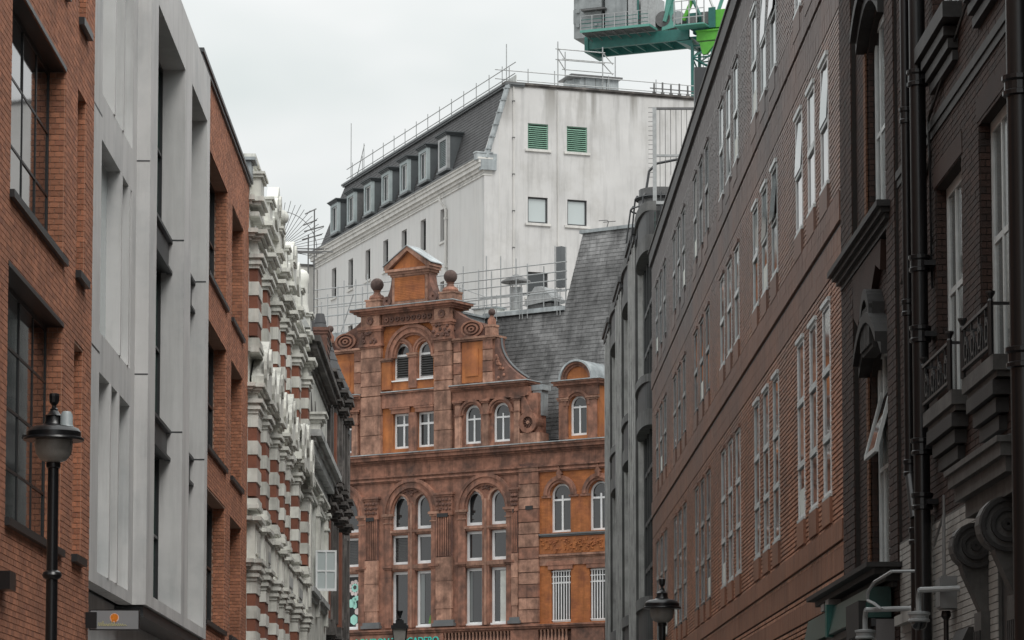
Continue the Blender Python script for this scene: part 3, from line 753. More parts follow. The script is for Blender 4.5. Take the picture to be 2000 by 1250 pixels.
for i in range(150):
    x=3.8+random.random()*5.4;z=13.18+random.random()*.58;a=random.uniform(0,6.28);l=random.uniform(.06,.16)
    q.tube((x,-.04,z),(x+l*math.cos(a),-.05,z+l*math.sin(a)*.6),.03,5)
q.build('frieze_carving','brick_or',t,kind='stuff')
P(MB().mould(3.62,14,.02,[(12.9,12.98,.04),(12.98,13.08,.1),(12.56,12.88,.02)],.1,(0,0)),'string_course','tc_pink')
# strings, frieze and main cornice
P(MB().mould(-14,14,0,[(16.95,17.02,.06),(17.02,17.1,.12),(17.1,17.2,.08),(17.2,17.28,.16)],.3),'string_course')
P(MB().box(-14,14,-.05,.3,17.28,17.85),'frieze')
P(MB().mould(-14,14,0,[(17.85,17.93,.1),(17.93,18.03,.2),(18.03,18.2,.34),(18.2,18.3,.42)],.6),'cornice')
P(MB().box(-14,14,-.45,.7,18.3,18.34),'lead_flashing','lead')
for x in np.arange(-13.5,9,1.35): P(MB().box(x,x+.012,-.055,-.05,17.3,17.85,0),'frieze_joint','tc_dark')
# balustrade and lettering panel at the foot
P(MB().mould(-14,14,-.45,[(9.55,9.62,.02),(9.62,9.72,.1),(9.72,9.8,.16)],.0),'balcony_rail','tc_red')
P(MB().mould(-14,14,-.45,[(8.6,8.75,.05)],0),'balcony_base')
def bal(x):
    return [(.035,8.75),(.05,8.8),(.03,8.86),(.085,9.02),(.07,9.12),(.032,9.35),(.05,9.44),(.055,9.55)]
bm=None
def balus(xa,xb):
    global bm
    x=xa
    while x<xb:
        if bm is None: o=P(MB().lathe(0,0,bal(0),8),'baluster','tc_pink',smooth=True);bm=o.data;o.location=(x,-.45,0)
        else: link(bm,'baluster',t,(x,-.45,0))
        x+=.2
balus(-8.3,-7.2);balus(-1.45,2.2);balus(4.0,5.6);balus(7.6,9)
for x0,x1 in((-7.1,-1.55),(2.3,3.85),(5.7,7.5),(-9.5,-8.4)): P(MB().box(x0,x1,-.5,-.36,8.76,9.55),'balcony_panel','tc_red')
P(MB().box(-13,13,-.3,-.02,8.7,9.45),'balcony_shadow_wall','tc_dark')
lg=thing('letter_sign','turquoise capital letters across the balcony of the terracotta building behind the small lamp','sign',CEN,(-6.72,-.53,9.04))
text_mesh('LONDON TROCADERO',.52,'teal',lg,(0,0,0),(R(90),0,0),.03).scale=(.88,1,1)
# ---------------- attic storey
ax=[(-4.99,-4.0),(-3.55,-2.55)]
XL,XR=-6.81,-1.44;D=1.15
holes=[(a,b,18.59,20.3) for a,b in ax]+[(a,b,21.92,23.73) for a,b in ax]
w_=MB().wall(XL+.1,XR-.1,18.34,25.3,.12,D,holes)
for a,b in ax: w_.spandrel((a+b)/2,23.23,.5,a,b,23.74,.12,.6)
P(w_,'pavilion_wall','brick_or')
B=Bricks(CEN,'brick','brick_or',jt=.012,proud=.007);B.indiv=0
B.fill((0,.12,0),UX,UZ,NY,-5.6,-2.4,20.6,24.55,[(a,b,21.9,23.75) for a,b in ax],arches=[]);B.finish(t)
for x0,x1 in((XL,-5.62),(-2.42,XR)):
    P(MB().box(x0+.08,x1-.08,-.02,D,18.34,23.6),'pavilion_pier','tc_red')
    for k,(z0,z1) in enumerate(((18.36,19.3),(19.33,20.25),(20.28,21.2),(21.25,21.7),(21.74,22.4),(22.43,23.1),(23.13,23.6))):
        P(MB().box(x0,x1,-.08-.012*(k%2),.3,z0,z1,.003),'block','tc_pink')
        if x1==XR: P(MB().box(x1-.3,x1+.003,.33,D,z0,z1,.003),'block','tc_red')
    q=MB().mould(x0,x1,-.09,[(23.6,23.68,.04),(23.68,23.8,.09),(23.8,24.4,.05),(24.4,24.5,.1),(24.5,24.62,.15)],D);P(q,'pavilion_capital','tc_red')
    q=MB()
    for i in range(16): q.ball((random.uniform(x0,x1),-.17,random.uniform(23.85,24.4)),.09,6)
    for i in range(8): q.ball((x1+.07,random.uniform(.1,.9),random.uniform(23.9,24.4)),.08,6)
    q.build('carved_leaves','tc_dark',t,kind='stuff')
    P(MB().box(x0+.04,x1-.04,-.14,.3,24.66,25.2),'entablature_block','tc_pink')
    P(MB().ring((x0+x1)/2,24.93,.08,.2,-.2,-.13,0,360,12),'rosette','tc_dark')
for r0,r1,y in((1.42,1.58,-.08),(1.27,1.42,-.02),(1.16,1.27,-.06),(1.05,1.16,.03)):
    P(MB().ring(-3.77,23.02,r0,r1,y,.2,0,180,30),'archivolt')
for x in(-5.32,-2.22): P(MB().box(x-.27,x+.27,-.03,.2,21.5,22.85) ,'arch_pier','brick_or');P(MB().mould(x-.27,x+.27,-.03,[(22.85,22.93,.03),(22.93,23.03,.08)],.1),'impost','tc_pink')
for a,b in ax:
    for r0,r1,y in((.5,.62,.04),(.62,.72,-.0)): P(MB().ring((a+b)/2,23.23,r0,r1,y,.2,0,180,20),'arch_mould')
P(MB().box(-4.0,-3.54,-.0,.2,21.5,23.2),'mullion','tc_red');P(MB().mould(-4.0,-3.54,0,[(23.0,23.1,.04),(23.1,23.2,.08)],.1),'impost','tc_pink')
for a,b in ax:
    o=window(t,a,b,21.92,23.73,.28,fm='white_paint',gm='glass_grey',fw=.12,d=.08,arch=True,zs=[23.15],bw=.1)
    for k in range(9):
        z=22.08+k*.115;MB().polyx([(.22,z),(.25,z-.01),(.34,z+.09),(.31,z+.1)],a+.12,b-.12).build('louvre_slat','louvre_dark',o)
    MB().box(a+.11,b-.11,.325,.33,22.02,23.1,0).build('louvre_back','sign_black',o)
    o=window(t,a,b,18.59,20.3,.28,fm='white_paint',gm='glass_grey',fw=.1,d=.08,xs=[(a+b)/2+.05],zs=[19.75],bw=.1)
    P(MB().box(a-.06,b+.04,-.0,.2,20.3,20.5).box(a-.12,b+.06,-.03,.2,20.5,20.58),'window_head','tc_red')
    P(MB().box(a-.05,b+.05,.1,.3,21.45,21.85),'apron_panel','brick_or');P(MB().mould(a-.1,b+.1,.1,[(21.86,21.92,.06)],.2),'window_sill','white_paint')
P(MB().mould(-5.6,-2.44,.1,[(21.2,21.28,.1),(21.28,21.36,.18)],.3,(0,0)),'string_course','tc_red');P(MB().box(-5.6,-2.44,-.1,.3,21.36,21.4),'lead_flashing','lead')
P(MB().box(-5.6,-2.44,.0,.3,20.6,21.2),'panel_band','tc_red')
P(MB().box(-4.0,-3.54,.02,.2,18.4,20.3),'mullion','tc_red')
P(MB().box(-5.6,-2.44,.0,.5,24.64,25.2),'frieze','tc_red')
q=MB()
for i in range(9):
    x=-5.3+i*.32
    q.ring(x,24.92,.05,.13,-.06,.02,0,360,10)
q.build('frieze_rosettes','tc_dark',t,kind='stuff')
P(MB().mould(XL,XR,-.1,[(24.6,24.66,.06),(25.2,25.28,.14),(25.28,25.38,.26),(25.38,25.5,.4)],D+.1),'cornice','tc_red');P(MB().box(XL-.42,XR+.42,-.53,D+.3,25.5,25.54),'lead_flashing','lead')
# crowning die, scroll consoles, pediment and ball finials
P(MB().box(-5.02,-2.92,.05,.75,25.54,27.15),'die','tc_pink')
P(MB().box(-4.86,-3.08,.02,.05,25.8,26.95),'die_panel','brick_or')
q=MB()
for k in range(13): q.box(-4.84,-3.1,.01,.02,25.86+k*.083,25.91+k*.083)
q.build('panel_brickwork','brick_or',t,kind='stuff')
P(MB().mould(-5.05,-2.89,.04,[(27.0,27.1,.05),(27.1,27.22,.14),(27.22,27.34,.24)],.8),'pediment_cornice','tc_pink')
for s in(-1,1):
    xe=-3.97+s*1.4
    P(MB().polyy([(xe,27.34),(xe-s*.03,27.5),(-3.97,28.42),(-3.97,28.2),(-3.97-s*-1.13,27.36)] if s>0 else [(xe,27.34),(xe+.03,27.5),(-3.97,28.42),(-3.97,28.2),(-3.97-1.13,27.36)],-.2,.8),'raking_cornice','tc_pink')
    P(MB().polyy([(xe+s*.05,27.5),(xe+s*.05,27.54),(-3.97,28.47),(-3.97,28.42)],-.24,.85),'lead_capping','lead')
P(MB().polyy([(-5.0,27.35),(-2.94,27.35),(-3.97,28.2)],-.02,.7),'tympanum','brick_or')
for s in(-1,1):
    x0=-3.97+s*1.05
    pts=[(x0,25.54)]+[(x0+s*(.08+.62*(1-u)**2.2),25.6+1.45*u) for u in [i/8 for i in range(9)]]+[(x0,27.0)]
    P(MB().polyy(pts,.1,.7),'scroll_console','tc_dark');P(MB().ring(x0+s*.33,25.86,.08,.24,.04,.1,0,360,14),'volute','tc_dark')
    bx=-3.97+s*2.2
    P(MB().box(bx-.42,bx+.42,0,.75,25.54,26.0,.002).mould(bx-.42,bx+.42,0,[(25.94,26.02,.04)],.75),'finial_plinth','tc_pink')
    P(MB().lathe(bx,.36,[(.38,26.02),(.4,26.1),(.34,26.22),(.2,26.3),(.15,26.42),(.2,26.5)],16),'finial_base','tc_red',smooth=True)
    P(MB().ball((bx,.36,26.78),.33,20),'ball_finial','tc_ball',smooth=True)
# ---------------- wings either side
def wing(sg,xa,xb,full=True):
    """xa: edge against the pavilion, xb: outer edge; sg +1 right, -1 left"""
    g=lambda x: -4.125+sg*(x+4.125)
    lo=lambda a,b:(min(g(a),g(b)),max(g(a),g(b)))
    a0,b0=lo(-1.4,3.45)
    wn=[lo(-.75,.2),lo(.9,1.87)]
    w_=MB().wall(a0,b0,18.34,20.75,.1,.8,[(a,b,18.56,20.42) for a,b in wn])
    for a,b in wn: w_.spandrel((a+b)/2,20.42-(b-a)/2,(b-a)/2,a,b,20.43,.1,.6)
    P(w_,'wing_wall','tc_red')
    for a,b in wn:
        xm=(a+b)/2;r=(b-a)/2;zc=20.42-r
        window(t,a,b,18.56,20.42,.24,fm='white_paint',gm='glass_grey',fw=.1,d=.08,arch=True,xs=[xm],zs=[19.75],bw=.08)
        for r0,r1,y in((r+.02,r+.13,.0),(r+.13,r+.25,-.06)): P(MB().ring(xm,zc,r0,r1,y,.12,0,180,22),'arch_mould','tc_red')
    for c in(-1.05,.55,2.35):
        x=g(c);P(MB().box(x-.16,x+.16,-.05,.1,18.4,20.5,.002),'wing_pilaster','tc_pink');P(MB().mould(x-.17,x+.17,-.05,[(20.45,20.53,.05),(20.53,20.62,.1),(19.9,19.96,.03)],.1),'capital','tc_red')
    P(MB().box(a0,b0-.5 if sg>0 else b0,.0,.7,20.66,21.1),'wing_frieze','tc_red')
    e=(0,1) if sg>0 else (1,0)
    P(MB().mould(*( (a0,b0-.7) if sg>0 else (a0+.7,b0)),0,[(20.62,20.68,.05),(21.1,21.16,.08),(21.16,21.25,.18),(21.25,21.34,.3)],.9,e),'wing_cornice','tc_red');P(MB().box(*((a0,b0-.35) if sg>0 else (a0+.35,b0)),-.33,1,21.34,21.38),'lead_flashing','lead')
    # wheel console at the outer foot
    xw=g(3.0);P(MB().ring(xw,19.35,.28,.5,-.1,.6,0,360,24),'wheel_rim','tc_red')
    P(MB().ring(xw,19.35,.02,.08,-.1,.3,0,360,10),'wheel_hub','tc_pink')
    for k in range(12): a=R(30*k);P(MB().tube((xw+.08*math.cos(a),-.03,19.35+.08*math.sin(a)),(xw+.28*math.cos(a),-.03,19.35+.28*math.sin(a)),.022,5),'wheel_spoke','tc_dark')
    P(MB().ring(xw,19.35,.0,.28,.05,.5,0,360,16),'wheel_back','tc_dark')
    P(MB().polyy([(g(2.6),19.8),(g(3.2),19.82),(g(2.95),20.2),(g(2.75),20.65),(g(2.6),20.65)],-.02,.6),'console_scroll','tc_red')
    P(MB().box(*lo(2.55,3.6),-.05,.8,18.36,18.86),'console_base','tc_pink')
    # upper block with panel, volute and finial pier
    a1,b1=lo(-1.4,1.0)
    P(MB().box(a1,b1,.12,.9,21.38,23.6),'upper_block','tc_red')
    for c0,c1 in((-1.35,-.95),(.35,.9)):
        l=lo(c0,c1)
        for k in range(4): P(MB().box(l[0],l[1],.03-.01*(k%2),.2,21.42+k*.54,21.92+k*.54,.003),'block','tc_pink' if (k+sg)%2 else 'tc_red')
    l=lo(-.9,.3);P(MB().box(l[0],l[1],.09,.13,21.5,23.45),'upper_panel','brick_or')
    l=lo(-.65,.05);P(MB().box(l[0],l[1],.05,.1,21.8,23.1),'upper_panel_relief','brick_or')
    P(MB().mould(a1,b1,.06,[(23.5,23.58,.06),(23.58,23.68,.14)],.9),'upper_cornice','tc_pink')
    xv=g(-.35)
    P(MB().polyy([(g(-1.4),23.68),(g(.45),23.68),(g(.5),24.0),(g(.2),24.35),(g(-.3),24.5),(g(-.9),24.75),(g(-1.4),25.1)],.15,.6),'volute_block','tc_dark')
    for r0,r1 in((.42,.52),(.24,.32),(.06,.14)):
        q=MB().ring(0,0,r0,r1,0,.1,0,360,22);o=P(q,'volute_ring','tc_red');o.location=(xv,.06,24.08);o.scale=(1.25,1,.8)
    xp=g(.72);P(MB().box(xp-.22,xp+.22,.02,.5,23.68,24.1).mould(xp-.2,xp+.2,.05,[(24.1,24.2,.06)],.5),'finial_pier','tc_pink')
    P(MB().lathe(xp,.26,[(.2,24.2),(.2,24.45),(.1,24.6),(.08,24.66)],12),'finial_neck','tc_red',smooth=True);P(MB().ball((xp,.26,24.82),.18,12),'ball_finial','tc_ball',smooth=True)
    # swept side
    pts=[(g(1.0),21.38),(g(2.75),21.38)]+[(g(1.15+1.6*(u**2.2)),23.5-2.05*u) for u in [1-i/9 for i in range(10)]]+[(g(1.0),23.6)]
    P(MB().polyy(pts,.1,.7),'swept_scroll','tc_dark')
    q=MB()
    for i in range(16):
        u=random.random();q.ball((g(1.1+.75*(1-u)*random.random()),.08,21.5+1.2*u),.08,6)
    q.build('scroll_carving','tc_red',t,kind='stuff')
    pp=[(g(1.18+1.6*(u**2.2)),.4,23.56-2.05*u) for u in [1-i/9 for i in range(10)]]
    P(MB().path(pp,.06,6),'lead_roll','lead_d')
wing(1,0,0);wing(-1,0,0)
# hopper head of lead beside the right wing
P(MB().box(2.9,3.6,.3,1.0,20.9,21.15).box(3.0,3.5,.35,.9,19.7,20.9),'lead_hopper','lead')
# ---------------- dormer on the right
xa,xb=4.72,6.9
w_=MB().wall(xa,xb,18.34,20.85,.0,2.2,[(5.31,6.25,18.56,20.44)]);w_.spandrel(5.78,19.97,.47,5.31,6.25,20.45,0,2.2);P(w_,'dormer_wall','brick_or')
window(t,5.31,6.25,18.56,20.44,.15,fm='white_paint',gm='glass_grey',fw=.1,d=.08,arch=True,xs=[5.78],zs=[19.9],bw=.08)
for r0,r1,y in((.49,.6,-.08),(.6,.72,-.14)): P(MB().ring(5.78,19.97,r0,r1,y,.02,0,180,22),'arch_mould')
for x in(5.0,6.6): P(MB().box(x-.24,x+.24,-.1,.05,18.36,20.2,.002),'dormer_pilaster','tc_red');P(MB().mould(x-.25,x+.25,-.1,[(20.2,20.28,.04),(20.28,20.36,.08)],.05),'capital','tc_pink')
P(MB().box(4.72,6.9,-.06,.1,20.4,20.85),'dormer_frieze','tc_red')
P(MB().mould(xa,xb,-.05,[(20.85,20.93,.06),(20.93,21.05,.18),(21.05,21.13,.26)],2.2),'dormer_cornice','tc_red');P(MB().box(xa-.3,xb+.3,-.36,2.3,21.13,21.17),'lead_flashing','lead')
P(MB().ring(5.78,21.17,.0,.62,-.02,1.9,0,180,20),'dormer_tympanum','brick_or')
for r0,r1,y in((.62,.74,-.1),(.74,.84,-.2)): P(MB().ring(5.78,21.17,r0,r1,y,.1,0,180,26),'arch_mould')
P(MB().ring(5.78,21.17,.84,.93,-.28,2.6,0,180,28),'lead_vault','lead',smooth=True)
P(MB().box(5.0,6.6,.5,2.6,21.17,21.2),'dormer_top','lead')
# ---------------- roofs
y0_,z0_=1.25,18.34
sl=4.2  # slope height per metre of depth
def rp(x,z): return (x,y0_+(z-z0_)/sl,z)
ty=1/sl;tl=math.hypot(1,ty);T=(0,ty/tl,1/tl);Nn=(0,-1/tl,ty/tl)
def slab(pts,d,nm,m_):
    mb=MB();n=len(pts);mb.v=[rp(*p) for p in pts]+[(rp(*p)[0],rp(*p)[1]+d,rp(*p)[2]) for p in pts]
    mb.f=[tuple(range(n)),tuple(range(2*n-1,n-1,-1))]+[((i+1)%n,i,n+i,n+(i+1)%n) for i in range(n)];return P(mb,nm,m_)
ZL,ZR=25.05,28.85
edge=lambda z: 3.15+ (0 if z<ZL else (.5*(z-ZL)/(ZR-ZL)))   # left edge of the tall part
slab([(2.6,z0_),(14,z0_),(14,ZR),(edge(ZR),ZR),(edge(ZL),ZL),(-1.45,ZL),(-1.45,21.0),(-1.3,z0_)],4.,'roof','slate_d')
B=Bricks(CEN,'slate','slate',bl=.30,bh=.2,jt=.008,proud=.012,tilt=.014,rnd=.003)
def clip(tm):
    z=z0_+tm/tl
    if z<ZL: return [(-1.4,9.6)]
    if z<ZR: return [(edge(z),9.6)]
    return None
B.fill((0,y0_,z0_),UX,T,Nn,-1.4,9.6,.3,(ZR-z0_)*tl,(),clip)
B.finish(t)
slab([(-14,z0_),(-6.7,z0_),(-6.7,24.2),(-14,24.2)],4,'roof','slate_d')
B=Bricks(CEN,'slate','slate',bl=.30,bh=.2,jt=.008,proud=.012,tilt=.014);B.indiv=0
B.fill((0,y0_,z0_),UX,T,Nn,-12,-6.8,.3,(24.1-z0_)*tl);B.finish(t)
yT=y0_+(ZL-z0_)/sl
P(MB().box(-1.5,3.2,yT-.16,yT+.3,ZL-.02,ZL+.16).box(-1.5,3.15,yT-.12,yT+5,ZL+.16,ZL+.2),'ridge_flashing','lead')
yR=y0_+(ZR-z0_)/sl;P(MB().box(3.5,14,yR-.12,yR+.4,ZR-.02,ZR+.14),'ridge_flashing','lead')
yL=y0_+(24.2-z0_)/sl;P(MB().box(-14,-6.7,yL-.14,yL+4,24.18,24.36).box(-12.5,-8.2,yL+.3,yL+1.6,24.36,25.1),'ridge_flashing','lead')
P(MB().box(-2.6,-1.42,.9,3.2,23.9,ZL-.05).box(-2.7,-1.3,.75,3.3,ZL-.05,ZL+.05),'lead_cheek','lead')
for x in(-2.3,-1.9,-1.6): P(MB().tube((x,.88,23.9),(x,.88,ZL-.05),.025,5),'lead_seam','lead_d')
P(MB().path([(5.0,yR,ZR+.14),(5.1,yR,ZR+.42),(5.0,yR,ZR+.5),(4.55,yR,ZR+.52)],.02,5).tube((4.8,yR,ZR+.42),(5.5,yR,ZR+.4),.02,5),'aerial','galv_d')
rebase(t,0,2)
# ================================================================ white rendered building behind
t=thing('white_building','tall white rendered building with slate mansard, row of grey dormers and green louvres','building',WF)
def Gm(mb): mb.v=[(-v[1],v[0],v[2]) for v in mb.v];return mb
m_=mat('render_gable',(.56,.555,.545),.85,.1,.5,.08,12,streak=.25,col2=(.46,.45,.43),c2lo=.5,c2hi=.75,c2scale=.4)
nt=m_.node_tree;N=nt.nodes;L=nt.links;bs=N['Principled BSDF'];src=bs.inputs['Base Color'].links[0].from_socket
tc=N.new('ShaderNodeTexCoord');mp=N.new('ShaderNodeMapping');mp.inputs['Scale'].default_value=(1,1,.10);L.new(tc.outputs['Object'],mp.inputs[0])
nz=N.new('ShaderNodeTexNoise');nz.inputs['Scale'].default_value=1.1;nz.inputs['Detail'].default_value=5;L.new(mp.outputs[0],nz.inputs['Vector'])
sx=N.new('ShaderNodeSeparateXYZ');L.new(tc.outputs['Object'],sx.inputs[0])
def MR(f,a,b,c,d):
    r=N.new('ShaderNodeMapRange');[setattr(r.inputs[i+1],'default_value',q) for i,q in enumerate((a,b,c,d))];L.new(f,r.inputs[0]);return r.outputs[0]
mu=N.new('ShaderNodeMath');mu.operation='MULTIPLY';L.new(MR(nz.outputs['Fac'],.52,.64,0,1),mu.inputs[0]);L.new(MR(sx.outputs['Z'],41.,44.,0,.85),mu.inputs[1])
mx=N.new('ShaderNodeMixRGB');mx.inputs[2].default_value=(.22,.21,.19,1);L.new(mu.outputs[0],mx.inputs[0]);L.new(src,mx.inputs[1]);L.new(mx.outputs[0],bs.inputs['Base Color'])
XL=-35.2
wn=[(-31.25+3.857*k,-30.2+3.857*k) for k in range(7)]
hs=[(a,b,35.75,37.78) for a,b in wn]+[(a,b,31.3,33.3) for a,b in wn]
MB().wall(XL,-.4,20,38.7,0,.4,hs).build('front_wall','render',t)
for a,b,c,d in hs:
    window(t,a,b,c,d,.22,1,2,'frame_dark','glass_grey',.08,.05,.08)
    MB().box(a-.12,b+.12,-.1,.2,c-.14,c,0).build('window_sill','render_trim',t)
# gable wall with its windows (coordinates along the gable, then turned)
gh=[(2.74,4.03,40.25,41.78),(5.22,6.52,40.25,41.78),(2.74,4.0,35.8,37.35),(5.25,6.5,35.8,37.35),(2.72,4.0,31.35,32.85)]
Gm(MB().wall(0,22,20,39.5,0.0,.4,gh).wall(1.45,22,39.5,44.0,.0,.4,gh)).build('gable_wall','render_gable',t)
g=MB();g.polyy([(0,39.5),(1.45,39.5),(1.45,44.0)],0.0,.4);Gm(g).build('gable_wall','render_gable',t)
MB().box(XL,-.42,.41,22,20,39,0).box(XL,-.42,2,22,39,43.9,0).build('core','render',t)
for i,(a,b,c,d) in enumerate(gh):
    if i<2:
        f=MB().box(a,b,.06,.12,c,c+.06,0).box(a,b,.06,.12,d-.06,d,0).box(a,a+.06,.06,.12,c+.06,d-.06,0).box(b-.06,b,.06,.12,c+.06,d-.06,0);f=Gm(f).build('louvre','louvre_green',t,split=False)
        for k in range(11):
            z=c+.1+k*(d-c-.2)/11;Gm(MB().polyx([(.0,z),(.02,z-.01),(.1,z+.07),(.08,z+.08)],a+.06,b-.06)).build('louvre_slat','louvre_green',f)
        Gm(MB().box(a,b,.25,.26,c,d,0)).build('louvre_back','sign_black',f)
    else:
        f=MB().box(a,b,.14,.2,c,c+.09,0).box(a,b,.14,.2,d-.09,d,0).box(a,a+.09,.14,.2,c+.09,d-.09,0).box(b-.09,b,.14,.2,c+.09,d-.09,0);f=Gm(f).build('window','metal_dark',t,split=False)
        Gm(MB().box(a+.08,b-.08,.17,.19,c+.08,d-.08,0)).build('pane','glass_pale' if i<4 else 'glass_grey',f)
    Gm(MB().box(a-.18,b+.18,-.1,.1,c-.17,c-.03,0)).build('window_sill','render_trim',t)
Gm(MB().mould(1.4,22,0,[(43.95,44.05,.06),(44.05,44.17,.14)],.5)).build('coping','soot',t)
for x,r in((1.82,.035),(4.62,.03)): Gm(MB().tube((x,-.06,31),(x,-.06,43.9),r,6)).build('cable_pipe','render_trim',t)
for z in np.arange(32,43.5,2.2): Gm(MB().box(1.75,1.9,-.1,0,z,z+.06)).build('pipe_clip','galv_d',t)
Gm(MB().box(.92,.95,-.006,0.01,20,42)).build('render_joint','render_trim',t)
# eaves cornice, gutter, downpipe
MB().mould(XL,0,0,[(38.45,38.55,.08),(38.6,38.75,.05),(38.75,38.95,.16),(38.95,39.2,.3),(39.2,39.4,.38),(39.4,39.5,.46)],.5,(1,.3)).build('eaves_cornice','render_trim',t)
MB().box(XL,.02,-.5,.3,39.5,39.56).build('gutter','lead_d',t)
m=MB();Gm(m.box(-.55,.75,-.12,.3,39.35,39.75).box(-.25,.7,-.2,.2,38.75,39.35).box(-.6,.5,-.16,.3,39.75,39.83)).build('lead_kneeler','lead',t)
MB().path([(-7.2,-.35,38.45),(-7.2,-.35,38.2),(-6.8,-.1,37.6),(-6.8,-.1,20)],.09,8).build('downpipe','render_trim',t)
MB().path([(-34.7,-.1,38.3),(-34.7,-.1,20)],.1,8).build('downpipe','render_trim',t)
for z in range(22,38,3): MB().box(-6.92,-6.68,-.2,.02,z,z+.1).build('pipe_bracket','render_trim',t)
# mansard
m=MB();m.v=[(XL,.15,39.5),(-.05,.15,39.5),(-.05,1.5,43.9),(XL+2.0,1.5,43.9),(XL,.8,39.5),(-.05,.8,39.5),(-.05,2.1,43.9),(XL+2.0,2.1,43.9)]
m.f=[(0,1,2,3),(7,6,5,4),(1,5,6,2),(3,2,6,7),(0,3,7,4),(0,4,5,1)];m.build('mansard_roof','slate_d',t)
B=Bricks(WF,'slate','slate_d',bl=.4,bh=.22,jt=.012,proud=.015,tilt=.012);B.indiv=0
tl=math.hypot(4.4,1.35);B.fill((0,.15,39.5),UX,(0,1.35/tl,4.4/tl),(0,-4.4/tl,1.35/tl),XL,-.1,.1,tl-.05,(),lambda s:[(XL+2.0*s/tl,-.1)]);B.finish(t)
MB().mould(XL+2,0,1.45,[(43.9,44.0,.1),(44.0,44.12,.18)],2.5).build('mansard_kerb','lead_d',t)
MB().tube((.02,.1,39.5),(.02,1.5,44.05),.16,8).build('lead_verge','lead',t)
for k in range(6): 
    z=40+.75*k;y=.1+1.4*(z-39.5)/4.55;MB().box(-.18,.2,y-.17,y+.15,z,z+.07).build('lead_step','lead',t)
# dormers
for k in range(7):
    a=-31.5+3.845*k;b=a+1.72;z0,z1=40.15,42.2;lou=k==6
    MB().wall(a,b,z0,z1,-.05,.15,[(a+.25,b-.25,z0+.2,z1-.2)]).build('dormer_front','dormer_trim' if not lou else 'galv',t)
    MB().box(a+.02,a+.08,.15,1.45,z0,z1).box(b-.08,b-.02,.15,1.45,z0,z1).build('dormer_cheek','dormer' if k!=1 else 'galv_d',t)
    MB().mould(a,b,-.05,[(z1,z1+.08,.05),(z1+.08,z1+.16,.12),(z1+.16,z1+.22,.2)],1.3).build('dormer_roof','dormer',t)
    MB().box(a-.1,b+.1,-.12,.3,z0-.12,z0).build('dormer_sill','lead_d',t)
    if lou:
        for i in range(15):
            z=z0+.22+i*.108;MB().polyx([(-.02,z),(.01,z-.01),(.1,z+.09),(.07,z+.1)],a+.25,b-.25).build('louvre_slat','dormer_trim',t)
        MB().box(a+.2,b-.2,.11,.12,z0+.1,z1-.1,0).build('louvre_back','sign_black',t)
    else:
        window(t,a+.25,b-.25,z0+.2,z1-.2,.05,2,1,'white_paint','glass_dark',.05,.04,.06)
        MB().box(b-.7,b-.33,.07,.08,z0+.3,z1-.3,0).build('curtain','curtain',t)
rebase(t,-17,0)
# grey lower block at its left end
t=thing('roof_block','small grey panelled rooftop block left of the white building under the scaffold pole','roof block',WF,(-39.2,-2,0))
MB().box(-2.2,3.9,0,8,20,38.6,0).build('wall','render_trim',t)
for x in(-1.5,-.2,1.1,2.4): MB().box(x,x+.06,-.03,.01,22,38.4).build('panel_joint','galv_d',t)
MB().mould(-2.2,3.9,0,[(38.6,38.75,.08)],3).build('coping','galv_d',t)
# ================================================================ scaffolding
def scaff(name,label,fr,base,posts,rails,r=.03,mt='galv',group=None,extra=None,cat='scaffolding'):
    q=thing(name,label,cat,fr,base,group=group);bx,by,bz=base
    for x,y,z0,z1 in posts: MB().tube((x-bx,y-by,z0-bz),(x-bx,y-by,z1-bz),r,6).build('post',mt,q)
    for p in rails: MB().path([(a-bx,b-by,c-bz) for a,b,c in p],r,6).build('rail',mt,q)
    return q
# along the mansard
ps=[(x,1.75,44.1,45.5) for x in np.arange(-32.3,-.5,2.35)]+[(-32.6,1.75,44.1,48.3),(-29.6,1.75,44.1,46.3)]
scaff('roof_railing','galvanised scaffold guard rail running along the top of the slate mansard',WF,(-32.3,1.75,44.1),ps,[[(-33.6,1.75,45.25),(.6,1.75,45.25)],[(-33.6,1.75,44.6),(.5,1.75,44.6)],[(-31.2,1.75,44.3),(-29.5,1.75,46.2)]])
t=thing('roof_parapet','low pale mesh screen behind the mansard guard rail','parapet',WF,(-17,2.0,44.1))
MB().box(-15.5,17,0,.04,0,.55,0).build('screen','pale_sheet',t)
G=WG
ps=[(x,1.2,44.1,45.35) for x in (2.0,3.2,4.9,8.4,11.5)]+[(1.75,1.0,44.1,46.7)]
scaff('roof_railing','galvanised scaffold guard rail along the gable parapet of the white building',G,(2,1.2,44.1),ps,[[(1.1,1.2,45.15),(14,1.2,45.15)],[(1.1,1.2,44.6),(14,1.2,44.6)]])
xs=(5.15,6.4,8.0,9.5)
ps=[(5.15,1.3,44.1,47.2),(6.5,3.6,44.1,47.2),(8.05,1.3,44.1,47.1),(9.55,3.0,44.1,47.0)]
rl=[]
for z in(46.1,46.75):
    rl+=[[(5.0,1.3,z),(8.2,1.3,z)],[(6.3,3.6,z),(9.7,3.6,z)],[(5.1,1.1,z-.03),(6.6,3.8,z-.03)],[(7.95,1.1,z-.03),(9.7,3.8,z-.03)]]
scaff('scaffold_tower','square scaffold tower standing round the lead box on the white roof',G,(5.2,1.3,44.1),ps,rl,.035)
t=thing('roof_plant','pale lead covered box inside the scaffold tower on the white roof','roof plant',G,(6.3,1.6,44.1))
MB().box(0,2.9,0,1.8,0,1.15).build('casing','lead',t);MB().box(-.25,3.1,-.2,2,1.15,1.25).box(-.5,.4,-.3,.6,1.0,1.1).build('felt_cover','galv_d',t)
for x in(.7,1.4,2.1): MB().box(x,x+.03,-.02,0,.05,1.1).build('casing_seam','galv_d',t)
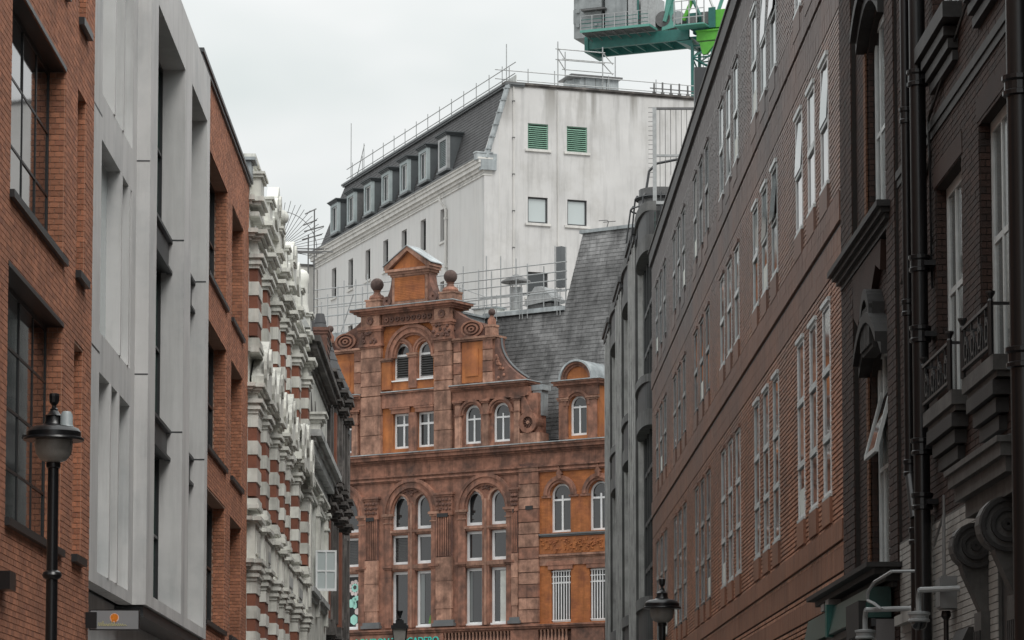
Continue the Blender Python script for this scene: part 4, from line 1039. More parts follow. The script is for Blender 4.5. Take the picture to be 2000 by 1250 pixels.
t=thing('roof_fence','short dark metal fence at the right end of the white parapet','fence',G,(10.8,-.1,44.17))
for k in range(7): MB().box(k*.55,k*.55+.09,0,.06,0,.62+.1*(k%2)).box(k*.55-.05,k*.55+.16,.0,.08,.0,.1).build('post','galv_d',t)
MB().box(-.2,3.8,.07,.11,.3,.36).build('rail','galv_d',t)
# front scaffold over the terracotta roof
Y=4.6
def zc_(px,py,y=Y,f=CEN): return f.hit(px,py,y)
xa=zc_(612,560)[0];xb=zc_(1107,515)[0];zs=[zc_(1000,y)[1] for y in (523,541,557,579)]
px_=[(950,500),(978,500),(1008,505),(1084,480),(1105,482),(935,527),(905,520),(660,560),(695,545),(640,575),(672,548),(718,535),(628,590),(708,560),(960,530),(1030,515),(1062,520)]
ps=[(zc_(a,b)[0],Y,24.4,zc_(a,b)[1]) for a,b in px_]
scaff('scaffold_railing','four rail galvanised scaffold crossing behind the terracotta gable in front of the white wall',CEN,(xa,Y,24.3),ps,[[(xa,Y,z),(xb,Y,z)] for z in zs]+[[(xa,Y+1.2,z-.3),(zc_(700,560)[0],Y+1.2,z-.3)] for z in zs[1:]]+[[(zc_(905,590)[0],Y+1.3,z-.25),(xb,Y+1.3,z-.25)] for z in zs[2:]]+[[(zc_(655,640)[0],Y,24.5),(zc_(690,560)[0],Y,zs[1])]],.03)
Y2=2.7;zb=25.2
xs=[zc_(a,600,Y2)[0] for a in (893,898,903,946,961,970,1015,1020,1030,1088,1094)]
scaff('edge_railing','short scaffold handrail beside the flat lead roof edge behind the gable',CEN,(xs[0],Y2,zb),[(x,Y2,zb-.4,zb+(.9 if i>2 else 1.6)) for i,x in enumerate(xs)],[[(xs[0],Y2,zb+h),(xs[-1]+.1,Y2,zb+h)] for h in(.45,.85)]+[[(xs[0],Y2,zb+1.5),(xs[3],Y2,zb+.9)]],.022)
ps=[];
# left pole standing by the turret
t=None
x,z=Fr(0,128,0).hit(613,620);x2,z2=Fr(0,128,0).hit(613,410);Q=Fr(0,128,0)
rr=[]
for py,a,b in((418,596,617),(452,594,632),(468,590,628),(485,560,632),(490,562,650),(440,592,618)):
    p=Q.hit(a,py);q=Q.hit(b,py+(-12 if py<470 else 0));rr.append([(p[0],0,p[1]),(q[0],0.2,q[1])])
scaff('scaffold_pole','tall scaffold pole with short cross tubes standing above the stucco roofs',Q,(x,0,12),[(x,0,12,z2),(x-.25,.1,z+1.0,z2-1.0)],rr,.03,'galv_d')
# roof equipment
def cyl(m,px,py0,py1,r,y=5.2):
    a=CEN.hit(px,py0,y);b=CEN.hit(px,py1,y);return a,b
a,b=cyl(None,1008,552,606,0)
t=thing('roof_flue','grey cylindrical flue with a wide conical hat behind the scaffold rails','flue',CEN,(a[0],5.2,b[1]))
MB().lathe(0,0,[(.32,0),(.32,a[1]-b[1]-.25)],14).build('duct','galv',t,smooth=True);MB().lathe(0,0,[(.75,a[1]-b[1]),(.7,a[1]-b[1]+.08),(.1,a[1]-b[1]+.4)],16).build('hat','galv_d',t)
for k in range(4): MB().tube((.28*math.cos(k*1.57),.28*math.sin(k*1.57),a[1]-b[1]-.3),(.4*math.cos(k*1.57),.4*math.sin(k*1.57),a[1]-b[1]+.02),.02,4).build('hat_strut','galv_d',t)
a=CEN.hit(1033,592,5.0);b=CEN.hit(1083,560,5.0)
t=thing('roof_hood','low sloping ventilation hood right of the conical flue','ventilation hood',CEN,(a[0],4.6,a[1]-.8))
MB().polyy([(0,.6),(1.6,.75),(1.6,.9),(1.0,1.5),(.6,1.5),(0,.75)],0,1.2).build('hood','galv',t);MB().box(.1,1.5,.1,1.1,0,.65).build('base','galv_d',t)
a=CEN.hit(1086,482,5.1);b=CEN.hit(1099,560,5.1)
MB().box(0,b[0]-a[0]-.05,0,.3,0,a[1]-b[1]).build('flue_duct','lead_d');o=bpy.data.objects['flue_duct'];X_,Y_=CEN.wld(a[0],5.1);o.location=(X_,Y_,b[1]);o.rotation_euler=(0,0,CEN.rz);tag(o,'tall narrow square lead duct beside the top of the slate roof','duct')
t=thing('roof_tank','low grey lead boxes on the flat roof left of the conical flue','roof plant',CEN,(CEN.hit(925,600,3.8)[0],3.8,25.2))
MB().box(0,1.3,0,.8,0,.5).box(.9,2.6,.2,1,0,.32).build('casing','pale_sheet',t);MB().box(-.1,1.4,-.05,.85,.5,.56).build('lid','lead',t)
# ================================================================ crane
Dc=232.
K=Fr((1383-1000)/6200*Dc,Dc,R(-23))
def kp(px,py,y=0): return K.hit(px,py,y)
def kb(m,x0,y0,x1,y1,d0,d1):
    a=kp(x0,y1,d0);b=kp(x1,y0,d0);return m.box(a[0],b[0],d0,d1,a[1],b[1])
def kt(m,p,q,r,n=6): # p,q=(px,py,y)
    a=kp(*p);b=kp(*q);return m.tube((a[0],p[2],a[1]),(b[0],q[2],b[1]),r,n)
t=thing('tower_crane','green tower crane with grey concrete counterweights and a railed machine deck against the sky','crane',K)
def kpart(mb,nm,m_,**k): return mb.build(nm,m_,t,**k)
# mast: four legs and lacing
x0,x1=kp(1353,200)[0],kp(1392,200)[0];zt=kp(1380,82)[1];w_=x1-x0
for i,(x,y) in enumerate(((x0,0),(x1,0),(x0,w_),(x1,w_))): kpart(MB().box(x-.1,x+.1,y-.1,y+.1,0,zt),'mast_leg','crane_cyan' if i==1 else 'crane_dark')
z=zt-.2;k=0
while z>zt-12:
    h=.9
    for (ax_,ay,bx,by) in((x0,0,x1,0),(x0,w_,x1,w_),(x0,0,x0,w_),(x1,0,x1,w_)):
        kpart(MB().tube((ax_,ay,z),(bx,by,z),.06,5),'mast_lacing','crane_dark')
        kpart(MB().tube((ax_,ay,z if k%2 else z-h),(bx,by,z-h if k%2 else z),.06,5),'mast_lacing','crane_cyan' if k%3==0 else 'crane_dark')
    z-=h;k+=1
q=MB()
for i in range(24): q.tube((x0+w_*.4,w_*.4,zt-12+i*.5),(x0+w_*.65,w_*.4,zt-12+i*.5),.02,4)
q.tube((x0+w_*.4,w_*.4,zt-12),(x0+w_*.4,w_*.4,zt),.03,4).tube((x0+w_*.65,w_*.4,zt-12),(x0+w_*.65,w_*.4,zt),.03,4);kpart(q,'ladder','galv')
# bright green slewing collar
a=kp(1363,82);b=kp(1412,60)
kpart(MB().box(a[0],b[0]+.3,-.3,w_+.3,a[1],b[1]).box(a[0]-.05,b[0]+.5,-.4,w_+.4,b[1],b[1]+.12),'slewing_collar','crane_green')
a=kp(1368,100);b=kp(1388,82);kpart(MB().polyy([(a[0],b[1]),(b[0]+.6,b[1]),(a[0]+.55,a[1]-.3),(a[0]+.25,a[1]-.3)],-.25,.1),'collar_gusset','crane_green')
kpart(MB().lathe((x0+x1)/2,w_/2,[(w_*.62,b[1]+.9),(w_*.62,b[1]+1.25)],20),'slewing_ring','crane_dark')
a=kp(1388,56);b=kp(1426,18);kpart(MB().box(a[0],b[0]+1.5,-.3,w_,a[1],b[1]),'turntable','crane_green')
kpart(MB().box(a[0]-.05,a[0]+.5,-.36,-.3,a[1],b[1]+.2),'turntable_plate','crane_dark')
a=kp(1340,45);b=kp(1390,20)
kpart(MB().box(a[0],b[0],.2,w_-.2,a[1],b[1]),'machinery_bed','crane_dark')
# counter jib: beams running to the left and away
LB=kp(1152,100,1)[0]
def beam(y,zoff,h,nm,m_):
    a=kp(1345,78);zb=a[1]+zoff;kpart(MB().box(LB,a[0],y,y+.25,zb,zb+h),nm,m_)
beam(.0,0.05,.85,'deck_beam','crane_dark');beam(2.6,.05,.85,'deck_beam','crane_dark')
zb=kp(1345,78)[1]
for i in range(8): kpart(MB().box(LB+.6+i*1.1,LB+.7+i*1.1,.25,2.6,zb+.1,zb+.3),'cross_beam','crane_dark')
kpart(MB().box(LB,LB+.3,-.1,3,zb-.2,zb+1.0),'end_beam','crane_dark')
a=kp(1312,100)
kpart(MB().polyy([(kp(1320,60)[0],zb),(kp(1352,60)[0],zb),(kp(1352,60)[0],zb-.6),(kp(1340,60)[0],zb-.3)],.0,2.8),'knee','crane_dark')
# walkway along the near side
zd=zb+.95;wx0,wx1=kp(1150,60)[0],kp(1282,60)[0]
for i in range(22): 
    x=wx0+(wx1-wx0)*i/22;kpart(MB().box(x,x+(wx1-wx0)/26,-1.6,-.02,zd,zd+.05),'deck_plank','galv_d')
kpart(MB().box(wx0-.05,wx1+.05,-1.68,-1.6,zd-.02,zd+.16).box(wx1,wx1+.08,-1.6,0,zd,zd+.16),'deck_edge','crane_cyan')
for i in range(7):
    x=wx0+(wx1-wx0)*i/6;kpart(MB().box(x-.03,x+.03,-1.66,-1.6,zd+.16,zd+1.25),'rail_post','galv')
for h in(.35,.65,.95,1.25): kpart(MB().box(wx0,wx1,-1.64,-1.61,zd+h-.02,zd+h+.02),'hand_rail','crane_dark' if h<1 else 'galv')
for i in range(7): 
    x=wx0+(wx1-wx0)*i/7;kpart(MB().tube((x+.1,-1.5,zd-.05),(x+.35,-.1,zd-.35),.05,4),'deck_bracket','galv_d')
# second small platform nearer the mast
sx0,sx1=kp(1330,45)[0],kp(1388,45)[0];z2=zb+.75
kpart(MB().box(sx0,sx1,-1.5,-.1,z2,z2+.1),'platform','crane_cyan')
for i in range(5): x=sx0+(sx1-sx0)*i/4;kpart(MB().box(x-.035,x+.035,-1.5,-1.44,z2,z2+1.9),'rail_post','galv')
for h in(.6,1.2,1.85):kpart(MB().box(sx0,sx1,-1.49,-1.46,z2+h-.03,z2+h+.03),'hand_rail','galv')
# counterweights
cx0,cx1=kp(1118,50)[0],kp(1172,50)[0]
for i in range(4):
    z=kp(1118,74)[1]+i*1.12;kpart(MB().box(cx0-.04*(i%2),cx1,.3,2.6,z,z+1.09).box(cx0+.25,cx0+.5,.1,.3,z+.8,z+1.09).box(cx1-.5,cx1-.3,.1,.3,z+.8,z+1.0),'counterweight','crane_grey',split=False)
kpart(MB().box(cx0+.8,cx1+.5,-.3,2.4,kp(1118,25)[1],kp(1118,25)[1]+.12),'counterweight_shelf','galv_d')
# winch housings, drum, struts and cab parts that show under the frame's top edge
for a_,b_,c_,d_,m_ in((1180,36,1222,-40,'crane_grey'),(1225,34,1243,-20,'galv'),(1250,38,1278,-10,'galv')):
    a=kp(a_,b_);b=kp(c_,d_);kpart(MB().box(a[0],b[0],.2,2.2,zd+.1,b[1]).box((a[0]+b[0])/2-.015,(a[0]+b[0])/2+.015,.17,.2,zd+.2,b[1]),'winch_housing',m_,split=False)
a=kp(1300,25);kpart(MB().tube((a[0]-.3,.2,zd+.9),(a[0]-.3,2.2,zd+.9),.6,16),'winch_drum','galv_d')
a=kp(1322,20);kpart(MB().tube((a[0],.2,zd+.9),(a[0],2.2,zd+.9),.5,16),'winch_drum','crane_grey')
for p,q,r,m_ in(((1298,42,.1),(1318,-30,.1),.16,'crane_cyan'),((1335,40,.1),(1365,-30,.4),.16,'crane_green'),((1372,40,.1),(1340,-30,.1),.13,'crane_dark'),((1400,30,.1),(1430,-60,0),.14,'crane_cyan'),((1246,38,.1),(1246,-30,.1),.08,'crane_dark'),((1395,20,0),(1375,-30,0),.09,'galv')):
    kpart(kt(MB(),p,q,r),'strut',m_)
kpart(MB().polyy([(kp(1290,0)[0],zd),(kp(1318,0)[0],zd+.2),(kp(1314,0)[0],zd+2.6),(kp(1300,0)[0],zd+2.6)],.2,.35),'a_frame_plate','crane_cyan')
kpart(MB().box(kp(1372,0)[0],kp(1386,0)[0],-.2,1.4,z2+.3,z2+1.2).box(kp(1345,0)[0],kp(1362,0)[0],-.2,1,z2+.1,z2+.9),'motor','galv_d')
# ================================================================ right: long red brick building
t=thing('long_brick_building','long dark red brick building with triple slit windows running down the right of the street','building',RIGHT)
XA,XB=-96.97,-46.8
Hr=[]
for k in range(6):
    for j,o in enumerate((0,1.94,3.88)):
        a=-53.25-8.27*k+o;b=a+1.02
        for ti,(c,d) in enumerate(((6.3,9.27),(11.15,13.12),(14.93,17.0))): Hr.append((a,b,c,d,k,j,ti))
hh=[h[:4] for h in Hr]
MB().wall(XA,XB,0,17.95,0,.3,hh).build('wall','mortar_rb',t)
MB().box(XA+.05,XB-.1,.5,10,0,17.9,0).build('core','metal_dark',t)
bands=[(14.2,14.72,.035),(13.52,14.14,0),(10.25,10.7,.035),(9.62,10.19,0),(5.47,5.78,.035),(5.02,5.41,.0),(4.55,4.86,0),(17.3,17.9,0)]
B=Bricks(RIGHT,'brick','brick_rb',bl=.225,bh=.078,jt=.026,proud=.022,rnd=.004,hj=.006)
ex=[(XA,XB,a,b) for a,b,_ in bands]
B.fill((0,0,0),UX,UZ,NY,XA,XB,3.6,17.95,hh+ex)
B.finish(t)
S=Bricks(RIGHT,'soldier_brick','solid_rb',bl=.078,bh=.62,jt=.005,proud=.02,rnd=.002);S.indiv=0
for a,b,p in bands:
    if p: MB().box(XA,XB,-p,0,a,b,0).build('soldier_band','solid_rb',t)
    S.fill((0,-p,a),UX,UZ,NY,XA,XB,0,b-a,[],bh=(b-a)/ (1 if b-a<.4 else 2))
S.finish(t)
for z in(14.15,10.2,5.42): MB().box(XA,XB,-.01,.02,z,z+.045,0).build('shadow_joint','sign_black',t)
MB().mould(XA,XB,0,[(17.95,18.02,.02),(18.02,18.42,.1),(18.42,18.47,.14)],.6,(0,0)).build('parapet_coping','coping_rb',t)
for (a,b,c,d,k,j,ti) in Hr:
    near=k<3
    zs=[7.27,8.2] if ti==0 else [c+(d-c)*.5]
    if k==0 and ti==0: zs=[7.2,8.25]
    n=len(zs);tl_={(0,n):.05+.03*((k+j)%2)} if ti>0 and k<2 and (k+j)%3!=1 else None
    o=window(t,a,b,c,d,-.035,1,1,'white_paint' if k<1 else 'window_grey' if k<3 else 'window_dull','glass_dark',.05,.04,.04,zs=zs,tilt=tl_,gms=['glass_grey','glass_dark'] if (k+j)%2 else None)
    for z in zs: MB().box(a+.01,b-.01,-.045,-.012,z-.05,z+.05,0).build('transom','window_grey' if k<3 else 'window_dull',o,split=False)
    MB().box(a-.03,b+.03,-.07,.02,d,d+.07,0).build('window_head','window_grey' if k<2 else 'solid_rb',o)
    MB().box(a-.03,b+.03,-.06,.06,c-.05,c,0).build('window_sill','window_grey' if near else 'coping_rb',o)
    if (k*2+j+ti)%4==0: MB().box(a+.07,b-.07,-.014,-.011,c+.08,c+.5,0).build('blind','curtain',o)
    MB().box(a-.04,b+.04,-.065,.02,c-.46,c-.06,0).build('apron_panel','solid_rb',t)
rebase(t,-72,0)
a=RIGHT.wld(-50.2,-.03)
# ================================================================ right: grey stone building with bowed bays
t=thing('grey_stone_building','grey ribbed stone building with bowed window bays beyond the long brick wall','building',RIGHT)
MB().box(-127.4,-96.99,.25,10,0,19.6,0).build('core','gb_dark',t)
for k in range(3):
    xs,xe=-107.9-9.7*k,-103.3-9.7*k
    MB().box(xs,xe,-.2,.3,0,20.15,0).build('pier','gb_joint',t)
    MB().box(xe-.02,xe+.16,-.12,.3,0,20.0,0).box(xe+.16,xe+.3,-.0,.3,0,20,0).build('pier_return','gb_stone',t,split=False)
    n=7
    for i in range(n):
        x=xs+(xe-xs)*(i+.5)/n;MB().box(x-.14,x+.14,-.2-.03-.03*(i%2),-.19,0,19.9,.002).build('rib','gb_stone',t)
    MB().mould(xs,xe,-.22,[(20.0,20.2,.05),(20.2,20.4,.12)],.4,(0,1)).build('pier_cap','gb_dark',t)
    # bay between this pier and the next one towards the camera
    b0,b1=xe,(xe+5.1 if k else -96.95)
    cx=b0+2.55
    def bow(p,z0,z1,nm,m_,y0=.0):
        y0=.1;pts=[(b0,y0+.1)]+[(cx-2.55*math.cos(math.pi*i/14),y0-p*math.sin(math.pi*i/14)**.6) for i in range(15)]+[(b0+5.1,y0+.1)]
        MB().polyz(pts,z0,z1).build(nm,m_,t)
    for (zt,z1,z2,zb) in ((20.35,20.05,19.3,18.8),(14.9,14.65,13.8,13.3),(7.95,7.6,6.6,6.1)):
        bow(.42,z1,zt,'bay_cornice','gb_cap');bow(.32,z2,z1,'bay_panel','gb_dark');bow(.38,zb,z2,'bay_sill','gb_cap')
    MB().box(b0,b0+5.1,.14,.18,0,20,0).build('pane','glass_green',t)
    for x in (b0+.5,b0+1.0,b0+2.4,b0+3.8): MB().box(x-.06,x+.06,.04,.14,0,20,0).build('mullion','gb_dark' ,t)
    for z in (17.2,15.9,12.0,10.4,8.9,5,3): MB().box(b0,b0+5.1,.05,.14,z,z+.14,0).build('transom','gb_dark',t)
rebase(t,-115,0)
# things on its roof
Q=Fr(0,101,0)
a=Q.hit(1292,405);q=thing('roof_drum','dark round plant drum with curved guard hoops on the grey stone roof','roof plant',Q,(a[0],1.2,20.3))
for i,(r,z0,z1) in enumerate(((.75,0,.35),(.7,.35,.8),(.78,.8,.9),(.68,.9,1.15))): MB().lathe(0,0,[(r,z0),(r,z1)],18).build('drum','galv_d' if i%2 else 'gb_dark',q)
for s,r in((0,.95),(.35,.8)):
    for a0 in range(0,360,45):
        c,d=math.cos(R(a0)),math.sin(R(a0));MB().path([((r+.15)*c,(r+.15)*d,-.6),(r*c,r*d,.5+s),(r*.9*c,r*.9*d,.62+s)],.03,5).build('hoop','metal_dark',q)
    pts=[(r*math.cos(R(b)),r*math.sin(R(b)),.5+s) for b in range(0,361,20)];MB().path(pts,.03,5).build('guard_rail','metal_dark',q)
p0=Q.hit(1262,345);MB().path([(-.45,-.2,1.1),(-.35,-.2,1.75),(-.1,-.2,2.0),(.9,-.2,2.2)],.045,5).build('top_hoop','metal_dark',q)
a=Q.hit(1279,399,-1);b=Q.hit(1362,210,-1);q=thing('steel_frame','tall grey steel ladder frame with thin bars in front of the white gable wall','metal frame',Q,(a[0],-1,a[1]))
W,H=b[0]-a[0],b[1]-a[1]
MB().box(-.06,.06,-.05,.05,0,H).build('frame_post','galv',q)
MB().box(0,W,-.04,.04,H-.07,H).build('frame_rail','galv_d',q);MB().box(0,W*.75,-.04,.04,H*.49,H*.49+.07).build('frame_rail','galv',q);MB().box(0,W*.5,-.04,.04,0,.1).build('frame_rail','galv',q)
for i in range(1,8): MB().tube((i*W/8,0,0 if i<3 else H*.3),(i*W/8,0,H),.009,4).build('bar','galv_d',q)
for i in range(16): MB().tube((-.2,0,H*.28+i*.15),(-.04,0,H*.28+i*.15),.008,4).build('rung','galv_d',q)
a=Q.hit(1357,232,0);q=thing('roof_plant','dark rounded plant housing showing above the long brick roof edge below the crane','roof plant',Q,(a[0],0,18.4))
zz=a[1]-18.4;MB().polyx([(0,zz-.3),(.5,zz),(.5,zz+1.7),(0,zz+1.7)],0,.7).build('bracket','metal_dark',q)
MB().polyy([(0,zz),(.1,zz-.1),(1.2,zz-.1),(1.6,zz+2.6),(.75,zz+2.3),(.5,zz+1.9),(.25,zz+1.0)],0,1.2).build('housing','galv_d',q);MB().box(.3,1.2,.1,1.1,0,zz).build('stand','galv_d',q)
# ================================================================ right: dark Victorian brick house
t=thing('victorian_house','soot dark Victorian brick house with tall arched sash windows between long brick wall and drainpipes','building',RIGHT)
XA,XB=-46.75,-40.6
hn=[(-43.95,-41.75,9.5,12.1),(-43.95,-41.75,4.72,7.5),(-43.95,-41.75,13.9,16.5)]
ar=[((a+b)/2,d,(b-a)/2) for a,b,c,d in hn]
wl=MB().wall(XA,XB,0,18,.05,.4,[(a,b,c,d+.5) for a,b,c,d in hn])
def seg(mb,xc,hw,z0,rise,z1,y0,y1,n=10):
    pl=[(xc-hw+2*hw*i/n,z0+rise*(1-(2*i/n-1)**2)) for i in range(n+1)]
    mb.polyy([(xc-hw,z1)]+pl[:n//2+1]+[(xc,z1)],y0,y1);mb.polyy([(xc,z1)]+pl[n//2:]+[(xc+hw,z1)],y0,y1)
for a,b,c,d in hn: seg(wl,(a+b)/2,(b-a)/2,d,.38,d+.5,.05,.4)
wl.build('wall','mortar_nr',t);MB().box(XA,XB,.6,10,0,17.9,0).build('core','sign_black',t)
B=Bricks(RIGHT,'brick','brick_nr',proud=.012)
hx=[(a,b,c,d) for a,b,c,d in hn]
B.fill((0,.05,0),UX,UZ,NY,XA,XB,3.5,18,[(a,b,c,d+.32) for a,b,c,d in hn])
for a,b,c,d in hn:
    B.fill((a,.05,0),(0,1,0),UZ,(1,0,0),0,.08,c,d,bl=.12)
B.finish(t)
Q2=Bricks(RIGHT,'quoin','brick_nr',bl=.42,bh=.15,proud=.02,jt=.012);Q2.indiv=60
MB().box(XA,-45.35,-.02,.05,0,18).box(-41.45,XB-.0,-.04,.05,0,18).build('pier','mortar_nr',t)
Q2.fill((0,-.02,0),UX,UZ,NY,XA,-45.35,3.5,18,bl=.3,bh=.1);Q2.fill((0,-.04,0),UX,UZ,NY,-41.45,XB,3.5,18,bl=.3,bh=.1)
Q2.finish(t)
G2=Bricks(RIGHT,'gauged_brick','brick_gaug',bl=.24,bh=.075,proud=.02);G2.indiv=100
for a,b,c,d in hn: G2.fill((0,.02,0),UX,UZ,NY,a-.26,a-.02,c,d,[],bl=.24)
G2.finish(t)
for i,(a,b,c,d) in enumerate(hn):
    m=MB();n=10;xc=(a+b)/2;hw=(b-a)/2+.12
    for e0,e1,y in((.0,.16,-.12),(.16,.3,-.2)):
        pt=[(xc-hw+2*hw*q/n,d+.42*(1-(2*q/n-1)**2)) for q in range(n+1)]
        m.polyy([(x,z+e0) for x,z in pt]+[(x,z+e1) for x,z in reversed(pt)],y,.05)
    m.build('arch_hood','soot_near',t)
    window(t,a+.02,b-.02,c,d+.3,.13,4,1,'window_grey','glass_net',.1,.06,.04,zs=[c+(d-c)*.52])
    MB().box(a,b,.18,.3,d+.02,d+.45,0).build('window_head','portico',t)
    MB().mould(a,b,0,[(c-.2,c-.1,.06),(c-.1,c,.16)],.2).build('window_sill','soot_near',t)
# projecting hopper sash in the lower window
o=MB().polyx([(-.1,6.35),(-.06,6.3),(.18,7.2),(.14,7.25)],-43.7,-43.64).polyx([(-.1,6.35),(-.06,6.3),(.18,7.2),(.14,7.25)],-42.6,-42.54).box(-43.7,-42.54,-.1,-.05,6.3,6.36).build('hopper_sash','window_grey',t,split=False)
m=MB();m.polyx([(-.08,6.36),(-.07,6.36),(.165,7.2),(.155,7.2)],-43.64,-42.6);m.build('pane','glass_grey',o)
MB().mould(-46.6,-41.2,-.02,[(9.14,9.22,.04),(9.22,9.29,.1),(9.29,9.36,.16),(9.36,9.44,.22)],.1).build('string_cornice','soot_near',t)
m=MB().polyy([(-45.2,9.1),(-42.0,9.1),(-42.1,8.7),(-42.6,8.85),(-43.1,8.55),(-43.6,8.4),(-44.1,8.65),(-44.6,8.3),(-45.1,8.5)],-.06,.06);m.build('apron_swag','brick_nr',t)
# keystone hood over the lower window
m=MB()
for k in range(7): m.box(-43.45+k*.15,-43.35+k*.15,-.17,.05,7.75,8.3)
m.build('keystone_flute','soot_near',t,kind='stuff')
m=MB().ring(-42.95,8.02,.4,.55,-.18,.05,0,180,14);m.box(-43.5,-42.4,-.13,.05,7.7,8.32);m.build('keystone','soot_near',t)
MB().mould(-47.2,-40.8,-.02,[(4.35,4.42,.1),(4.42,4.5,.2),(4.5,4.58,.36),(4.58,4.64,.48)],.2).build('shop_cornice','soot_near',t)
rebase(t,-43.5,0)
# shopfront below with green fascia and barcode sign
t=thing('shopfront','dark green and grey shop fascia under the soot black cornice at lower right','shopfront',RIGHT)
MB().polyx([(-.42,3.98),(-.1,3.98),(-.1,4.36),(-.34,4.36)],-48.95,-45.4).build('fascia','fascia_green',t);MB().polyx([(-.44,3.97),(-.1,3.97),(-.1,4.37),(-.36,4.37)],-45.38,-41.0).build('fascia','fascia_green',t)
MB().box(-45.5,-45.3,-.46,-.1,3.94,4.4).build('fascia_joint','crane_dark',t)
MB().box(-48.9,-41.0,-.3,0,2.2,3.95).build('sign_board','fascia_grey',t);MB().box(-48.9,-41,-.36,-.3,3.86,3.96).build('sign_trim','metal_dark',t)
MB().box(-48.9,-41,-.2,.0,0,2.2).build('shop_window','glass_dark',t)
for i in range(7): MB().box(-45.9+i*.36,-45.9+i*.36+(.1,.22,.08,.16,.25,.1,.18)[i],-.315,-.3,3.0,3.72).build('stripe','white_paint',t)
MB().box(-46.1,-43.3,-.305,-.298,2.95,3.78).build('stripe_panel','sign_black',t)
m=MB().box(-46.0,-45.6,-.4,-.2,4.37,4.5).box(-46.6,-46.2,-.4,-.25,4.37,4.47);m.build('flood_light','cctv',t)
m=MB().box(-42.6,-41.2,-.5,-.32,3.75,4.2);m.build('end_bracket','soot_near',t)
rebase(t,-45,0)
# ================================================================ right: near dark house with balconettes and portico
t=thing('balcony_house','nearly black brick house with iron balconettes and heavy carved doorcase at the right edge','building',RIGHT)
XA,XB=-40.55,-8
hm=[(-37.3,-35.3,6.12,8.85),(-34.05,-32.0,6.12,8.95),(-37.3,-35.3,10.6,12.8),(-34.05,-32.0,10.6,12.8),(-30.6,-28.6,6.1,8.9),(-26,-24,6.1,8.9)]
MB().wall(XA,XB,0,17,0,.35,hm).build('wall','mortar_nr',t);MB().box(XA,XB,.5,10,0,17,0).build('core','sign_black',t)
B=Bricks(RIGHT,'brick','brick_nr',proud=.012)
B.fill((0,0,0),UX,UZ,NY,XA,-22,4.9,14,[(a,b,c,d) for a,b,c,d in hm])
for a,b,c,d in hm[:4]: B.fill((a,0,0),(0,1,0),UZ,(1,0,0),0,.12,c,d,bl=.12)
B.finish(t)
B=Bricks(RIGHT,'painted_brick','painted_brick',proud=.01);B.indiv=200
MB().box(XA,-33,-.035,0,0,4.9).build('painted_wall','painted_mortar',t)
B.fill((0,-.035,0),UX,UZ,NY,XA,-33,2.4,4.88);B.finish(t)
for a,b,c,d in hm:
    window(t,a,b,c,d,.12,3,1,'window_grey','glass_net',.12,.07,.04,zs=[(c+d)/2+.1])
    MB().mould(a-.1,b+.1,-.02,[(d+.02,d+.28,.0)],.1).build('flat_arch','brick_nr',t)
    if c>10: 
        for i in range(3): MB().box(a+.1+.0*i,b-.1,-.18+.05*i,0,c-.2-.14*(i+1),c-.2-.14*i-.03).build('corbel','soot_near',t)
        MB().box(a-.2,b+.2,-.23,.1,c-.2,c-.02).build('window_sill','soot_near',t)
for b0,b1 in((-37.0,-34.95),(-34.0,-32.15)):
    MB().mould(b0,b1,-.12,[(5.92,5.98,.05),(5.98,6.14,.1)],.1).build('balcony_slab','portico',t)
    for i in range(3): MB().box(b0+.05+.12*i,b1-.05-.12*i,-.2+.05*i,0,5.92-.17*(i+1),5.92-.17*i-.02).build('corbel','soot_near',t)
    y=-.22
    for z in(6.22,6.66): MB().box(b0,b1,y-.02,y+.02,z,z+.03).build('balcony_rail','iron_rail',t)
    for x in(b0,b1): 
        MB().lathe(x,y,[(.03,6.14),(.03,6.7),(.02,6.72),(.05,6.78),(.05,6.8)],8).build('balcony_post','iron_rail',t)
        MB().box(x-.015,x+.015,y,0,6.66,6.69).build('balcony_rail','iron_rail',t)
    n=12
    for i in range(1,n): x=b0+(b1-b0)*i/n;(MB().box(x-.01,x+.01,y-.01,y+.01,6.24,6.66) if i%3==1 else MB().box(x-.012,x+.012,y-.01,y+.01,6.24,6.4)).build('baluster','iron_rail',t)
    for i in range(4):
        x=b0+(b1-b0)*(i+.5)/4;MB().ring(x,6.42,.1,.125,y-.012,y+.012,0,360,12).build('scroll_work','iron_rail',t);MB().ring(x,6.52,.03,.05,y-.012,y+.012,0,360,8).build('scroll_work','iron_rail',t)
MB().mould(XA,-30.8,0,[(9.5,9.6,.03),(9.6,9.7,.05)],.1,(0,0)).build('string_course','soot_near',t)
MB().path([(-40.2,-.03,8.2),(-37.6,-.03,9.3),(-37.55,-.05,9.75),(-33.5,-.06,10.6),(-31,-.06,11.4)],.018,5).build('wall_cable','iron_rail',t);MB().path([(-37.6,-.03,9.3),(-37.55,-.03,8.0),(-37.5,-.03,7.7)],.015,5).build('wall_cable','iron_rail',t)
